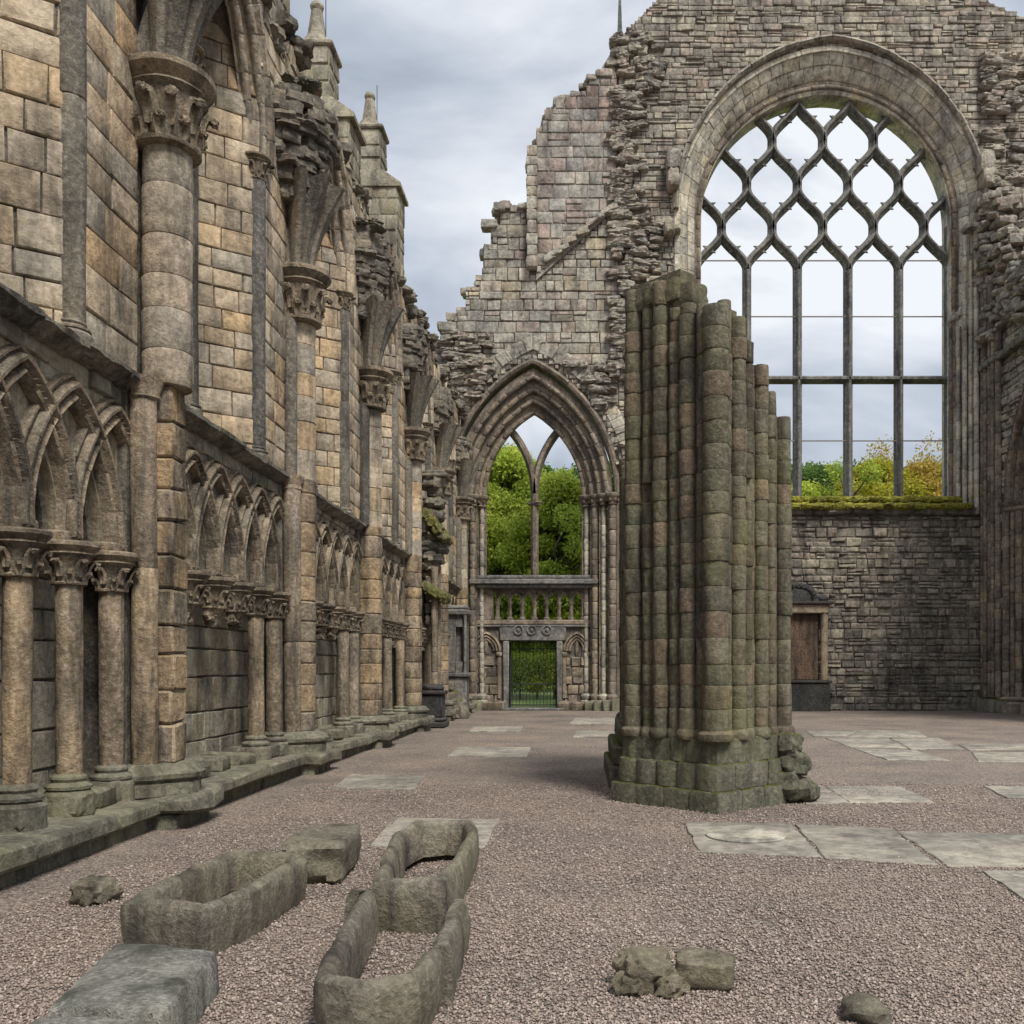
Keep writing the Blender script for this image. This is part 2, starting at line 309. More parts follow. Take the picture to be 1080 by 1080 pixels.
def ashlar(mb, F, u0, u1, v0, v1, ch, bw, D=0.04, rough=0.01, gap=0.007, bev=0.018, mask=None, seed=1, res=0.2, n0=0.0, big=0.0):
    rng = random.Random(seed); v = v0
    def place(a, b, c, d, lv):
        if mask is None: block(mb, F, a, b, c, d, D, rng, rough, gap, bev, res, n0); return
        k = [mask(a, c), mask(b, c), mask(b, d), mask(a, d), mask((a + b) / 2, (c + d) / 2)]
        if all(k): block(mb, F, a, b, c, d, D, rng, rough, gap, bev, res, n0)
        elif any(k) and lv < 3 and max(b - a, d - c) > 0.13:
            if b - a > (d - c) * 0.9: m2 = (a + b) / 2; place(a, m2, c, d, lv + 1); place(m2, b, c, d, lv + 1)
            else: m2 = (c + d) / 2; place(a, b, c, m2, lv + 1); place(a, b, m2, d, lv + 1)
    while v < v1 - 0.02:
        h = rng.uniform(*ch)
        if v + h > v1 - ch[0] * 0.5: h = v1 - v
        u = u0 - rng.uniform(0, bw[0]) * (0.0 if (u1 - u0) < bw[1] * 1.2 else 0.0)
        first = True
        while u < u1 - 0.02:
            w_ = rng.uniform(*bw)
            if first: w_ *= rng.uniform(0.5, 1.0); first = False
            if u + w_ > u1 - bw[0] * 0.5: w_ = u1 - u
            if big and rng.random() < big and h > 0.12:
                hh = h * rng.uniform(0.4, 0.6)
                place(u, u + w_, v, v + hh, 0); place(u, u + w_, v + hh, v + h, 0)
            else: place(u, u + w_, v, v + h, 0)
            u += w_
        v += h

def slab_poly(mb, F, outer, holes=(), n0=-0.5, n1=0.0):
    loops = [outer] + list(holes)
    tris = tessellate_polygon([[Vector((a, b, 0)) for a, b in lp] for lp in loops])
    flat = [q for lp in loops for q in lp]; n = len(flat)
    vs = [F.p(a, b, n1) for a, b in flat] + [F.p(a, b, n0) for a, b in flat]
    fs = []
    for t_ in tris:
        a, b, c = [flat[i] for i in t_]
        ar = (b[0] - a[0]) * (c[1] - a[1]) - (c[0] - a[0]) * (b[1] - a[1])
        t_ = tuple(t_) if ar > 0 else tuple(reversed(t_))
        fs.append(t_); fs.append(tuple(i + n for i in reversed(t_)))
    k = 0
    for li, lp in enumerate(loops):
        m2 = len(lp); area = sum(lp[i][0] * lp[(i + 1) % m2][1] - lp[(i + 1) % m2][0] * lp[i][1] for i in range(m2))
        ccw = (area > 0) == (li == 0)
        for i in range(m2):
            a, b = k + i, k + (i + 1) % m2
            fs.append((b, a, a + n, b + n) if ccw else (a, b, b + n, a + n))
        k += m2
    mb.add(vs, fs)

def box(mb, x0, x1, y0, y1, z0, z1, bev=0.01, rng=None, rough=0.0):
    """bevelled box, optional noise"""
    xs = [x0, x0 + bev, x1 - bev, x1]; ys = [y0, y0 + bev, y1 - bev, y1]; zs = [z0, z0 + bev, z1 - bev, z1]
    idx = {}; vs = []
    def V(i, j, k):
        ext = (i in (0, 3)) + (j in (0, 3)) + (k in (0, 3))
        if (i, j, k) not in idx:
            idx[(i, j, k)] = len(vs)
            x, y, z = xs[i], ys[j], zs[k]
            vs.append(Vector((x, y, z)))
        return idx[(i, j, k)]
    fs = []
    for s_ in (0, 3):
        q = [(s_, 1, 1), (s_, 2, 1), (s_, 2, 2), (s_, 1, 2)]; f = [V(*a) for a in q]; fs.append(tuple(f) if s_ else tuple(reversed(f)))
        q = [(1, s_, 1), (2, s_, 1), (2, s_, 2), (1, s_, 2)]; f = [V(*a) for a in q]; fs.append(tuple(reversed(f)) if s_ else tuple(f))
        q = [(1, 1, s_), (2, 1, s_), (2, 2, s_), (1, 2, s_)]; f = [V(*a) for a in q]; fs.append(tuple(f) if s_ else tuple(reversed(f)))
    def m3(a): return 1 if a == 0 else 2
    for a in (0, 3):
        for b in (0, 3):
            fs.append((V(a, m3(b), 1), V(m3(a), b, 1), V(m3(a), b, 2), V(a, m3(b), 2)))
            fs.append((V(a, 1, m3(b)), V(m3(a), 1, b), V(m3(a), 2, b), V(a, 2, m3(b))))
            fs.append((V(1, a, m3(b)), V(1, m3(a), b), V(2, m3(a), b), V(2, a, m3(b))))
            for c in (0, 3): fs.append((V(a, m3(b), m3(c)), V(m3(a), b, m3(c)), V(m3(a), m3(b), c)))
    cc = Vector(((x0 + x1) / 2, (y0 + y1) / 2, (z0 + z1) / 2)); g2 = []
    for f in fs:
        a_, b_, c_ = vs[f[0]], vs[f[1]], vs[f[2]]
        g2.append(f if (b_ - a_).cross(c_ - a_).dot(a_ + c_ - cc * 2) > 0 else tuple(reversed(f)))
    fs = g2
    if rng and rough:
        vs = [p + Vector([noise.noise(p * 3 + Vector((q * 9, 0, 0))) * rough for q in range(3)]) for p in vs]
    mb.add(vs, fs)

def rock(mb, c, size, rng, n=4, boxy=5.0, amp=0.12, rot=None, freq=1.7):
    idx = {}; vs = []; fs = []
    sd_ = Vector((rng.uniform(0, 50), rng.uniform(0, 50), rng.uniform(0, 50)))
    if rot is None: rot = (rng.uniform(-0.15, 0.15), rng.uniform(-0.15, 0.15), rng.uniform(0, 6.28))
    Rm = Matrix.Rotation(rot[2], 3, 'Z') @ Matrix.Rotation(rot[1], 3, 'Y') @ Matrix.Rotation(rot[0], 3, 'X')
    c = Vector(c)
    def V(i, j, k):
        key = (i, j, k)
        if key in idx: return idx[key]
        p = Vector((2 * i / n - 1, 2 * j / n - 1, 2 * k / n - 1))
        l = (abs(p.x) ** boxy + abs(p.y) ** boxy + abs(p.z) ** boxy) ** (1 / boxy)
        p = p / l
        d = noise.noise(p * freq + sd_) * 2 * amp + noise.noise(p * freq * 2.7 + sd_) * amp
        p = p * (1 + d)
        q = Rm @ Vector((p.x * size[0] / 2, p.y * size[1] / 2, p.z * size[2] / 2))
        idx[key] = len(vs); vs.append(c + q); return idx[key]
    for a in range(n):
        for b in range(n):
            for s_ in (0, n):
                f = [V(s_, a, b), V(s_, a + 1, b), V(s_, a + 1, b + 1), V(s_, a, b + 1)]; fs.append(tuple(f if s_ else f[::-1]))
                f = [V(a, s_, b), V(a + 1, s_, b), V(a + 1, s_, b + 1), V(a, s_, b + 1)]; fs.append(tuple(f[::-1] if s_ else f))
                f = [V(a, b, s_), V(a + 1, b, s_), V(a + 1, b + 1, s_), V(a, b + 1, s_)]; fs.append(tuple(f if s_ else f[::-1]))
    mb.add(vs, fs)

def lathe(mb, cx, cy, prof, n=16, a0=0.0, a1=2 * PI, ns=0.0, seed=0.0, caps=True):
    """prof: list of (r, z)"""
    full = abs(a1 - a0 - 2 * PI) < 1e-6; m2 = n if full else n + 1
    vs = []
    for r, z in prof:
        for i in range(m2):
            a = a0 + (a1 - a0) * i / n
            rr = r
            if ns: rr += noise.noise(Vector((math.cos(a) * 2 + seed, math.sin(a) * 2, z * 4 + seed))) * ns
            vs.append(Vector((cx + rr * math.cos(a), cy + rr * math.sin(a), z)))
    fs = []
    for k in range(len(prof) - 1):
        for i in range(n):
            a, b = k * m2 + i, k * m2 + (i + 1) % m2
            fs.append((a, b, b + m2, a + m2))
    if caps and full:
        fs.append(tuple(range((len(prof) - 1) * m2, len(prof) * m2)))
        fs.append(tuple(reversed(range(m2))))
    mb.add(vs, fs)

def drums(mb, cx, cy, r, z0, z1, h, rng, n=14, groove=0.012, ns=0.008, zs=None, rj=0.006):
    if zs is None:
        zs = [z0]
        while zs[-1] < z1 - h * 0.6: zs.append(zs[-1] + h * rng.uniform(0.75, 1.25))
        zs[-1] = z1
    for a, b in zip(zs[:-1], zs[1:]):
        if b - a < 0.02: continue
        q = r + rng.uniform(-1, 1) * rj; e_ = min(0.008 if n > 12 else 0.03, (b - a) * 0.2); hh = b - a
        ox, oy = rng.uniform(-1, 1) * rj * .7, rng.uniform(-1, 1) * rj * .7
        lathe(mb, cx + ox, cy + oy, [(q - groove, a), (q - groove * .35, a + e_ * .4), (q, a + e_), (q, a + hh * .33), (q, a + hh * .66), (q, b - e_), (q - groove * .35, b - e_ * .4), (q - groove, b)], n, ns=ns, seed=rng.uniform(0, 90))

def resample(pts, L_):
    out = [Vector(pts[0])]; acc = 0
    tot = sum((Vector(b) - Vector(a)).length for a, b in zip(pts[:-1], pts[1:]))
    n = max(1, round(tot / L_)); step = tot / n; need = step
    for a, b in zip(pts[:-1], pts[1:]):
        a, b = Vector(a), Vector(b); l = (b - a).length
        if l < 1e-9: continue
        while acc + l >= need - 1e-7:
            out.append(a + (b - a) * ((need - acc) / l)); need += step
        acc += l
    if len(out) < n + 1: out.append(Vector(pts[-1]))
    return out

def sweep(mb, F, path, prof, voussoir=0.0, sub=2, groove=0.012, rng=None, jit=0.0, closed=False):
    """path: 2-D points (u, v); prof: points (outward, toward viewer); separate stones when voussoir > 0"""
    path = [Vector(p) for p in path]
    n = len(path); nor = []
    for i in range(n):
        if closed: a, b = path[(i - 1) % n], path[(i + 1) % n]; t_ = b - a
        else: t_ = path[min(i + 1, n - 1)] - path[max(i - 1, 0)]
        t_.normalize(); nor.append(Vector((-t_.y, t_.x)))
    m2 = len(prof)
    def ring(i, t, sh=0.0, dj=0.0):
        p = path[i].lerp(path[i + 1], t) if t > 0 else path[i]
        q = nor[i].lerp(nor[i + 1], t).normalized() if t > 0 else nor[i]
        return [F.p(p.x + q.x * r, p.y + q.y * r, d - sh + dj) for r, d in prof]
    if voussoir <= 0:
        vs = []
        for i in range(n): vs += ring(i, 0)
        fs = [(i * m2 + k, (i + 1) * m2 + k, (i + 1) * m2 + k + 1, i * m2 + k + 1) for i in range(n - 1) for k in range(m2 - 1)]
        mb.add(vs, fs)
    else:
        cum = [0]
        for a, b in zip(path[:-1], path[1:]): cum.append(cum[-1] + (b - a).length)
        tot = cum[-1]; k = max(1, round(tot / voussoir)); cuts = [tot * i / k for i in range(k + 1)]
        if rng: cuts = [c if i in (0, k) else c + rng.uniform(-.15, .15) * voussoir for i, c in enumerate(cuts)]
        def at(s_):
            s_ = min(max(s_, 0), tot - 1e-6)
            for i in range(n - 1):
                if cum[i + 1] >= s_: return i, (s_ - cum[i]) / max(1e-9, cum[i + 1] - cum[i])
            return n - 2, 1.0
        for a, b in zip(cuts[:-1], cuts[1:]):
            e_ = min(groove, (b - a) * 0.2); ss = [(a, groove), (a + e_, 0)] + [(a + e_ + (b - a - 2 * e_) * i / (sub + 1), 0) for i in range(1, sub + 1)] + [(b - e_, 0), (b, groove)]
            dj = rng.uniform(-jit, jit) if rng else 0
            vs = []
            for s_, sh in ss: vs += ring(*at(s_), sh, dj)
            fs = [(i * m2 + q, (i + 1) * m2 + q, (i + 1) * m2 + q + 1, i * m2 + q + 1) for i in range(len(ss) - 1) for q in range(m2 - 1)]
            mb.add(vs, fs)

def arch(cx, half, spring, rise, base=None, n=14):
    """pointed arch as (u, v) points, left foot to right foot"""
    a = half; Rr = (rise * rise + a * a) / (2 * a)
    pts = []
    if base is not None: pts.append((cx - a, base))
    if base is not None and spring - base > 1.5:
        k = int((spring - base) / 1.0)
        pts += [(cx - a, base + (spring - base) * i / k) for i in range(1, k)]
    th = math.asin(min(1, rise / Rr)) if Rr >= a and rise <= Rr else PI / 2
    cxl = cx - a + Rr
    ang = math.atan2(rise, Rr - a) if Rr > a else PI - math.atan2(rise, a - Rr)
    for i in range(n + 1):
        t_ = ang * i / n; pts.append((cxl - Rr * math.cos(t_), spring + Rr * math.sin(t_)))
    r = [(2 * cx - x, y) for x, y in reversed(pts[:-1])]
    return pts + r
def arch_h(u, cx, half, spring, rise):
    a = half; Rr = (rise * rise + a * a) / (2 * a); d = abs(u - cx)
    if d >= a: return None
    q = Rr * Rr - (Rr - a + d) ** 2
    return spring + math.sqrt(max(0, q))

def orders(r0, n0, r1, n1, k, rho=0.6):
    """stepped roll mouldings from (r0, n0) deep inside to (r1, n1) at the face"""
    dr, dn = (r1 - r0) / k, (n1 - n0) / k
    out = [(r0, n0)]
    for i in range(k):
        a, b = r0 + i * dr, n0 + (i + 1) * dn
        q = min(dr, dn) * rho * 0.5
        c = (a + q * 0.8, b - q * 0.8)
        out.append((a + q * 0.5, b - 2.0 * q))
        for t_ in range(7):
            g_ = PI * 1.12 - (PI * 0.75) * t_ / 6
            out.append((c[0] + q * math.cos(g_), c[1] + q * math.sin(g_)))
        out.append((a + 2.0 * q, b - q * 0.8))
        out.append((r0 + (i + 1) * dr, b - q * 0.2))
    return out

def GP(u, v, z=0.0):
    Y = (EYE - z) * 1000 / (v - 705)
    return ((u - 615) * Y / 1000, Y)
def PX(u, v, Y): return ((u - 615) * Y / 1000, EYE + (705 - v) * Y / 1000)

# ---------------------------------------------------------------- ground
mb = MB()
gx = [-600, -60, -16] + [-16 + 32 * i / 64 for i in range(1, 64)] + [16, 60, 600]
gy = [-600, -40, -2] + [-2 + 34 * i / 68 for i in range(1, 68)] + [33, 60, 900]
vs = []
for y in gy:
    for x in gx:
        inside = abs(x) < 15 and -1 < y < 31
        vs.append(Vector((x, y, (noise.noise(Vector((x * 0.8, y * 0.8, 0))) * 0.012 - 0.006) if inside else 0.0)))
nx = len(gx)
mb.add(vs, [(j * nx + i, j * nx + i + 1, (j + 1) * nx + i + 1, (j + 1) * nx + i) for j in range(len(gy) - 1) for i in range(nx - 1)])
tag(mb.build('ground', M['gravel']), kind='structure')
mb = MB(); mb.add([Vector(p) for p in ((-60, 33.4, 0.05), (80, 33.4, 0.05), (200, 260, 0.05), (-160, 260, 0.05))], [(0, 1, 2, 3)])
tag(mb.build('lawn', M['lawn']), kind='structure')

# near gravel: real pebbles
rs = np.random.RandomState(4)
def pebbles():
    n = 120000
    t_ = rs.rand(n); Y = 3.35 + 8.2 * t_ ** 1.55
    X = (-0.66 + 1.17 * rs.rand(n)) * Y
    keep = X > -3.3
    X, Y = X[keep], Y[keep]; n = len(X)
    s = (0.0045 + 0.0075 * rs.rand(n) ** 1.6) * (1 + (Y - 3.3) * 0.05) * 0.85
    base = np.array([[1, 0, 0], [-1, 0, 0], [0, 1, 0], [0, -1, 0], [0, 0, 1], [0, 0, -1]], float)
    F_ = np.array([[0, 2, 4], [2, 1, 4], [1, 3, 4], [3, 0, 4], [2, 0, 5], [1, 2, 5], [3, 1, 5], [0, 3, 5]])
    V = np.repeat(base[None], n, 0) * (1 + 0.5 * (rs.rand(n, 6, 1) - 0.5))
    V[:, :, 0] *= 1.25; V[:, :, 2] *= 0.7
    V += 0.25 * (rs.rand(n, 6, 3) - 0.5)
    a = rs.rand(n) * 6.28; ca, sa = np.cos(a)[:, None], np.sin(a)[:, None]
    x, y = V[:, :, 0] * ca - V[:, :, 1] * sa, V[:, :, 0] * sa + V[:, :, 1] * ca
    tl = (rs.rand(n) - 0.5)[:, None]; z = V[:, :, 2] + x * tl * 0.8
    V = np.stack([x, y, z], 2) * s[:, None, None]
    gz = np.array([noise.noise(Vector((float(a_) * 0.8, float(b_) * 0.8, 0))) * 0.012 - 0.006 for a_, b_ in zip(X, Y)])
    V += np.stack([X, Y, gz + 0.003 + 0.004 * rs.rand(n)], 1)[:, None, :]
    faces = (F_[None] + (np.arange(n) * 6)[:, None, None]).reshape(-1)
    me = bpy.data.meshes.new('gravel')
    me.vertices.add(n * 6); me.vertices.foreach_set('co', V.reshape(-1))
    nf = n * 8; me.loops.add(nf * 3); me.loops.foreach_set('vertex_index', faces.astype(np.int32))
    me.polygons.add(nf); me.polygons.foreach_set('loop_start', np.arange(nf, dtype=np.int32) * 3); me.polygons.foreach_set('loop_total', np.full(nf, 3, dtype=np.int32))
    me.update(calc_edges=True); me.validate(); me.materials.append(M['pebble'])
    tag(link_obj('gravel', me), 'pinkish brown loose gravel covering the abbey floor', 'gravel', kind='stuff')
pebbles()

# ================================================================ LEFT AISLE WALL
XW = -3.98
YK = [4.35 + 4.25 * i for i in range(7)]      # bay lines 4.35 ... 29.85
YS, YE = 3.0, 31.4
F_L = Frame((0, 0, 0), (0, 1, 0), (1, 0, 0))  # u = world Y, n = world X
ZSTR = 3.95
WALL = root('side_wall', (XW, 17, 0), 'long ruined side wall on the left with blind arcading, tall shafts and broken vault springers', 'wall')

def FX(x): return Frame((x, 0, 0), (0, 1, 0), (1, 0, 0))
# lower recess back wall + upper recess back wall + core
rngL = random.Random(11)
mbk = MB()
def ragged(y): return 9.75 + 0.55 * noise.noise(Vector((y * 0.55, 3, 0))) + 0.35 * noise.noise(Vector((y * 1.9, 7, 0)))
slab_poly(mbk, FX(-4.4), [(YS, 0.0), (YE, 0.0), (YE, ZSTR), (YS, ZSTR)], n0=-0.8, n1=0.0)
top0 = [(YE - (YE - YS) * i / 110, ragged(YE - (YE - YS) * i / 110) - 0.12) for i in range(111)]
slab_poly(mbk, FX(-5.02), [(YS, ZSTR), (YE, ZSTR)] + top0, n0=-0.3, n1=0.0)
mbk.build('wall_core', M['mortar'], WALL, (XW, 17, 0), smooth=False)

# face masonry
low = MB(); up = MB(); spand = MB()
ashlar(low, FX(-4.4), YS, YE, 0.3, 2.6, (0.24, 0.42), (0.28, 0.62), D=0.03, rough=0.008, bev=.014, gap=.006, seed=3, res=0.14, mask=None)
low.build('lower_masonry', M['lower'], WALL, (XW, 17, 0))

UPHALF = 1.0; UPSPR = 7.72; UPRISE = 2.0
nook = []
JN = 1.12
for k in range(7):
    y = YK[k]; b = MB()
    # solid piers between the splayed recesses
    P4 = [(-3.99, y - JN), (-5.02, y - JN - .68), (-5.02, y + JN + .68), (-3.99, y + JN)]
    ztp = 9.35
    vs = [Vector((p[0], p[1], zz)) for zz in (ZSTR, ztp) for p in P4]
    b.add(vs, [(0, 1, 5, 4), (1, 2, 6, 5), (2, 3, 7, 6), (3, 0, 4, 7), (4, 5, 6, 7)])
    b.build('respond_core', M['mortar'], WALL, (XW, 17, 0), smooth=False)
    for s_ in (1, -1):
        O = Vector((-4.02, y + s_ * (JN - .02), 0)); E_ = Vector((-5.02, y + s_ * (JN + .68), 0)); L_ = (E_ - O).length
        if s_ == -1: Fs = Frame(E_, O - E_, (.55, -.835, 0))
        else: Fs = Frame(O, E_ - O, (.55, .835, 0))
        dN = Vector((Fs.U.y, -Fs.U.x, 0)); Fs.N = dN if dN.x > 0 else -dN
        Fs.O = Fs.O + Fs.N * .035
        ashlar(up, Fs, 0, L_, ZSTR, 9.6, (0.2, 0.32), (0.26, 0.5), D=0.02, rough=0.006, gap=0.0045, bev=0.014, seed=40 + k * 2 + s_, res=0.14)
        nook.append((k, s_, y + s_ * (JN - .03)))
        # wall face between column and recess
        ya_, yb_ = (y + .16, y + JN - .06) if s_ > 0 else (y - JN + .06, y - .16)
        ashlar(up, FX(XW), ya_, yb_, ZSTR, UPSPR, (0.26, 0.38), (0.35, 0.62), D=0.02, rough=0.006, gap=0.004, bev=0.014, seed=80 + k * 2 + s_, res=0.14)
for k in range(6):
    ya, yb = YK[k], YK[k + 1]; mid_ = (ya + yb) / 2
    ashlar(up, FX(-5.02), mid_ - .5, mid_ + .5, ZSTR, 9.9, (0.24, 0.36), (0.3, 0.5), D=0.03, rough=0.01, seed=20 + k, mask=lambda u, v: v < ragged(u) - .05, res=0.2)
    outer = UPHALF + 0.12
    def m_sp(u, v, mid_=mid_, outer=outer):
        h_ = arch_h(u, mid_, outer, UPSPR, UPRISE + 0.12)
        return v < ragged(u) and (h_ is None or v > h_)
    ashlar(up, FX(XW), ya, yb, UPSPR, 10.5, (0.2, 0.34), (0.28, 0.6), D=0.024, rough=0.012, bev=.014, seed=60 + k, mask=m_sp, res=0.16)
    ap = arch(mid_, outer, UPSPR, UPRISE + 0.12)
    top = [(yb - (yb - ya) * i / 16, ragged(yb - (yb - ya) * i / 16) - 0.06) for i in range(17)]
    bk = MB(); slab_poly(bk, FX(XW), [(ya, UPSPR)] + ap + [(yb, UPSPR)] + top, n0=-0.9, n1=0.0)
    bk.build('wall_head', M['mortar'], WALL, (XW, 17, 0), smooth=False)
for k in range(7):
    y = YK[k]; y0, y1 = max(YS, y - 0.34), min(YE, y + 0.34)
    bk = MB(); box(bk, -4.5, XW, y0, y1, 0.3, ZSTR + .1, bev=0.005); bk.build('respond_core', M['mortar'], WALL, (XW, 17, 0), smooth=False)
up.build('upper_masonry', M['ashlar'], WALL, (XW, 17, 0))

# arch mouldings over recesses
am = MB(); rg = random.Random(5)
for k in range(6):
    mid_ = (YK[k] + YK[k + 1]) / 2
    pr = orders(-0.06, -0.22, 0.16, 0.03, 2, 0.9) + [(0.19, 0.02), (0.22, 0.08), (0.28, 0.09), (0.31, 0.03), (0.31, -0.05)]
    sweep(am, FX(XW), arch(mid_, UPHALF, UPSPR, UPRISE, n=18), pr, voussoir=0.32, rng=rg, jit=0.006)
am.build('window_arch', M['column'], WALL, (XW, 17, 0))

# carved capital (local, axis at origin, z from 0 to h)
def capital_mb(r, rt, h, seed, n=16, leaves=8, ab=0.3, squash=1.0):
    """bell r -> rt with curled leaves, abacus taking the top share ab"""
    c = MB(); rng = random.Random(seed); hb = h * (1 - ab)
    lathe(c, 0, 0, [(r * 0.98, 0), (r * 1.22, h * 0.02), (r * 1.25, h * 0.06), (r * 1.05, h * 0.10), (r * 1.04, hb * 0.4), (r * 1.12, hb * 0.7), (rt * 0.82, hb)], n, ns=0.01, seed=seed)
    for row, (zz, k2) in enumerate(((0.36, leaves), (0.74, leaves))):
        for i in range(k2):
            a = (i + 0.5 * row) * 2 * PI / k2 + rng.uniform(-.08, .08)
            rr = r * (1.1 + 0.16 * row)
            # leaf: curved strip curling outward at the tip
            zt_ = hb * (0.5 + 0.42 * row); zb_ = hb * (0.05 + 0.25 * row); L5 = []; ca, sa = math.cos(a), math.sin(a)
            for q5 in range(8):
                t5 = q5 / 7; z5 = zb_ + (zt_ - zb_) * min(1, t5 * 1.18) - (0.0 if t5 < .86 else (t5 - .86) * hb * .8)
                out5 = r * (1.06 + .04 * row) + (rt - r) * (.12 + .75 * t5 ** 2.4) * (.75 + .3 * row) + (0.012 if t5 < 1 else 0.0)
                w5 = r * (.16 + .22 * math.sin(PI * min(1, t5 * .9 + .08)))
                for sgn, dep in ((-1, -.02), (-.55, .012), (0, -.004), (.55, .012), (1, -.02)):
                    L5.append(Vector((ca * (out5 + dep * r * 6) - sa * w5 * sgn, sa * (out5 + dep * r * 6) + ca * w5 * sgn, z5)))
            c.add(L5, [(k5 * 5 + j5, k5 * 5 + j5 + 1, k5 * 5 + j5 + 6, k5 * 5 + j5 + 5) for k5 in range(7) for j5 in range(4)])
            if row == 0 and seed > 8: continue
            p0 = Vector((rr * math.cos(a) * 0.98, rr * math.sin(a) * 0.98, hb * (zz - 0.28)))
            pass
            q = rr + (rt - r) * (0.35 + 0.42 * row)
            rock(c, (q * math.cos(a), q * math.sin(a), hb * (zz + 0.08)), (r * 0.30, r * 0.44, hb * 0.16), rng, n=4, boxy=2.6, amp=0.28, rot=(0.2, 0.5, a))
    lathe(c, 0, 0, [(rt * 0.8, hb), (rt * 0.86, hb + h * ab * 0.12), (rt * 0.96, hb + h * ab * 0.22), (rt * 0.90, hb + h * ab * 0.36), (rt * 1.02, hb + h * ab * 0.52), (rt * 1.12, hb + h * ab * 0.7), (rt * 1.12, hb + h * ab * 0.92), (rt * 1.02, h)], n, ns=0.014, seed=seed + 5)
    return c
def base_mb(r, h, seed, n=16):
    c = MB()
    lathe(c, 0, 0, [(r * 1.9, -0.18), (r * 1.95, -0.02), (r * 1.75, 0.0), (r * 1.55, 0.02), (r * 1.78, h * 0.16), (r * 1.8, h * 0.32), (r * 1.5, h * 0.45), (r * 1.28, h * 0.55), (r * 1.42, h * 0.72), (r * 1.38, h * 0.85), (r * 1.05, h)], n, ns=0.012, seed=seed)
    return c

capM = capital_mb(0.235, 0.37, 0.70, 3, n=22, leaves=9, ab=0.34).build('capital', M['carve'], local=True).data
bpy.data.objects.remove(bpy.data.objects['capital'])
capM.name = 'column_capital'
def mesh_of(mbx, name, mat):
    o = mbx.build(name, mat, local=True); d = o.data; bpy.data.objects.remove(o); return d
capN = mesh_of(capital_mb(0.10, 0.165, 0.30, 7, n=14, leaves=6, ab=0.3), 'nook_capital', M['carve'])
capA = [mesh_of(capital_mb(0.105, 0.2, 0.34, 9 + i, n=14, leaves=6, ab=0.36), 'arcade_capital', M['carve']) for i in range(2)]
basA = mesh_of(base_mb(0.095, 0.14, 2), 'arcade_base', M['plinth'])
basN = mesh_of(base_mb(0.085, 0.10, 4), 'nook_base', M['darkshaft_recess_shade'])

# nook shafts with capital and base
for k, s_, y in nook:
    if (k == 0 and s_ == -1) or (k == 6 and s_ == 1): continue
    rng = random.Random(100 + k * 3 + s_); b = MB()
    r = 0.115
    drums(b, -4.06, y, r, ZSTR + 0.14, UPSPR - 0.28, 2.2, rng, n=18, groove=0.006, ns=0.006)
    o = b.build('nook_shaft', M['darkshaft_recess_shade'], WALL, (-4.06, y, ZSTR + 0.14))
    link_obj('capital', capN, o, (-4.06, y, UPSPR - 0.29)); link_obj('base', basN, o, (-4.06, y, ZSTR + 0.1))

# columns at the bay lines
def springer(parent, x, y, z0, seed, out=0.62, top=2.0, loc=None):
    rng = random.Random(seed); b = MB()
    # shaped lower ribs
    for a, ww in ((-1.1, 0.16), (-0.55, 0.18), (0.0, 0.22), (0.55, 0.18), (1.1, 0.16)):
        vs = []; fs = []; n = 6
        for i in range(n + 1):
            t_ = i / n; z = z0 + t_ * 1.15; rr = 0.20 + 0.42 * t_ ** 1.7
            cx_, cy_ = x + math.cos(a) * rr, y + math.sin(a) * rr
            tx, ty = -math.sin(a), math.cos(a); nx_, ny_ = math.cos(a), math.sin(a)
            for du, dn in ((-1.6, -0.35), (-0.9, -0.02), (-0.4, 0.06), (0.4, 0.06), (0.9, -0.02), (1.6, -0.35)):
                vs.append(Vector((cx_ + tx * du * ww / 2 + nx_ * dn, cy_ + ty * du * ww / 2 + ny_ * dn, z + noise.noise(Vector((a * 3, z * 3, seed))) * 0.015)))
        for i in range(n):
            for j in range(5): q = i * 6 + j; fs.append((q, q + 1, q + 7, q + 6))
        b.add(vs, fs)
    z = z0 + 0.85
    while z < z0 + top:
        t_ = (z - z0) / top; h_ = rng.uniform(0.08, 0.2)
        rr = 0.12 + out * min(1, 1.25 * t_ ** 1.2) * (1.0 if t_ < 0.85 else (1.9 - 1.06 * t_))
        wy = rr * 0.95 + 0.15
        k2 = 9
        for i in range(k2):
            a = -PI / 2 + PI * (i + rng.random()) / k2
            px_, py_ = x - 0.08 + math.cos(a) * rr * rng.uniform(0.9, 1.0), y + math.sin(a) * wy * rng.uniform(0.9, 1.0)
            rock(b, (px_ - math.cos(a) * 0.14, py_ - math.sin(a) * 0.14, z + h_ / 2), (rng.uniform(0.26, 0.42), rng.uniform(0.22, 0.4), h_ * 1.15), rng, n=4, boxy=9, amp=0.09, rot=(rng.uniform(-.1, .1), rng.uniform(-.12, .12), a + rng.uniform(-.3, .3)))
        rock(b, (x - 0.1, y, z + h_ / 2), (rr * 1.6, wy * 1.6, h_ * 1.1), rng, n=4, boxy=3, amp=0.1, rot=(0, 0, 0))
        z += h_
    b.build('vault_springer', M['rubble'], parent, loc)

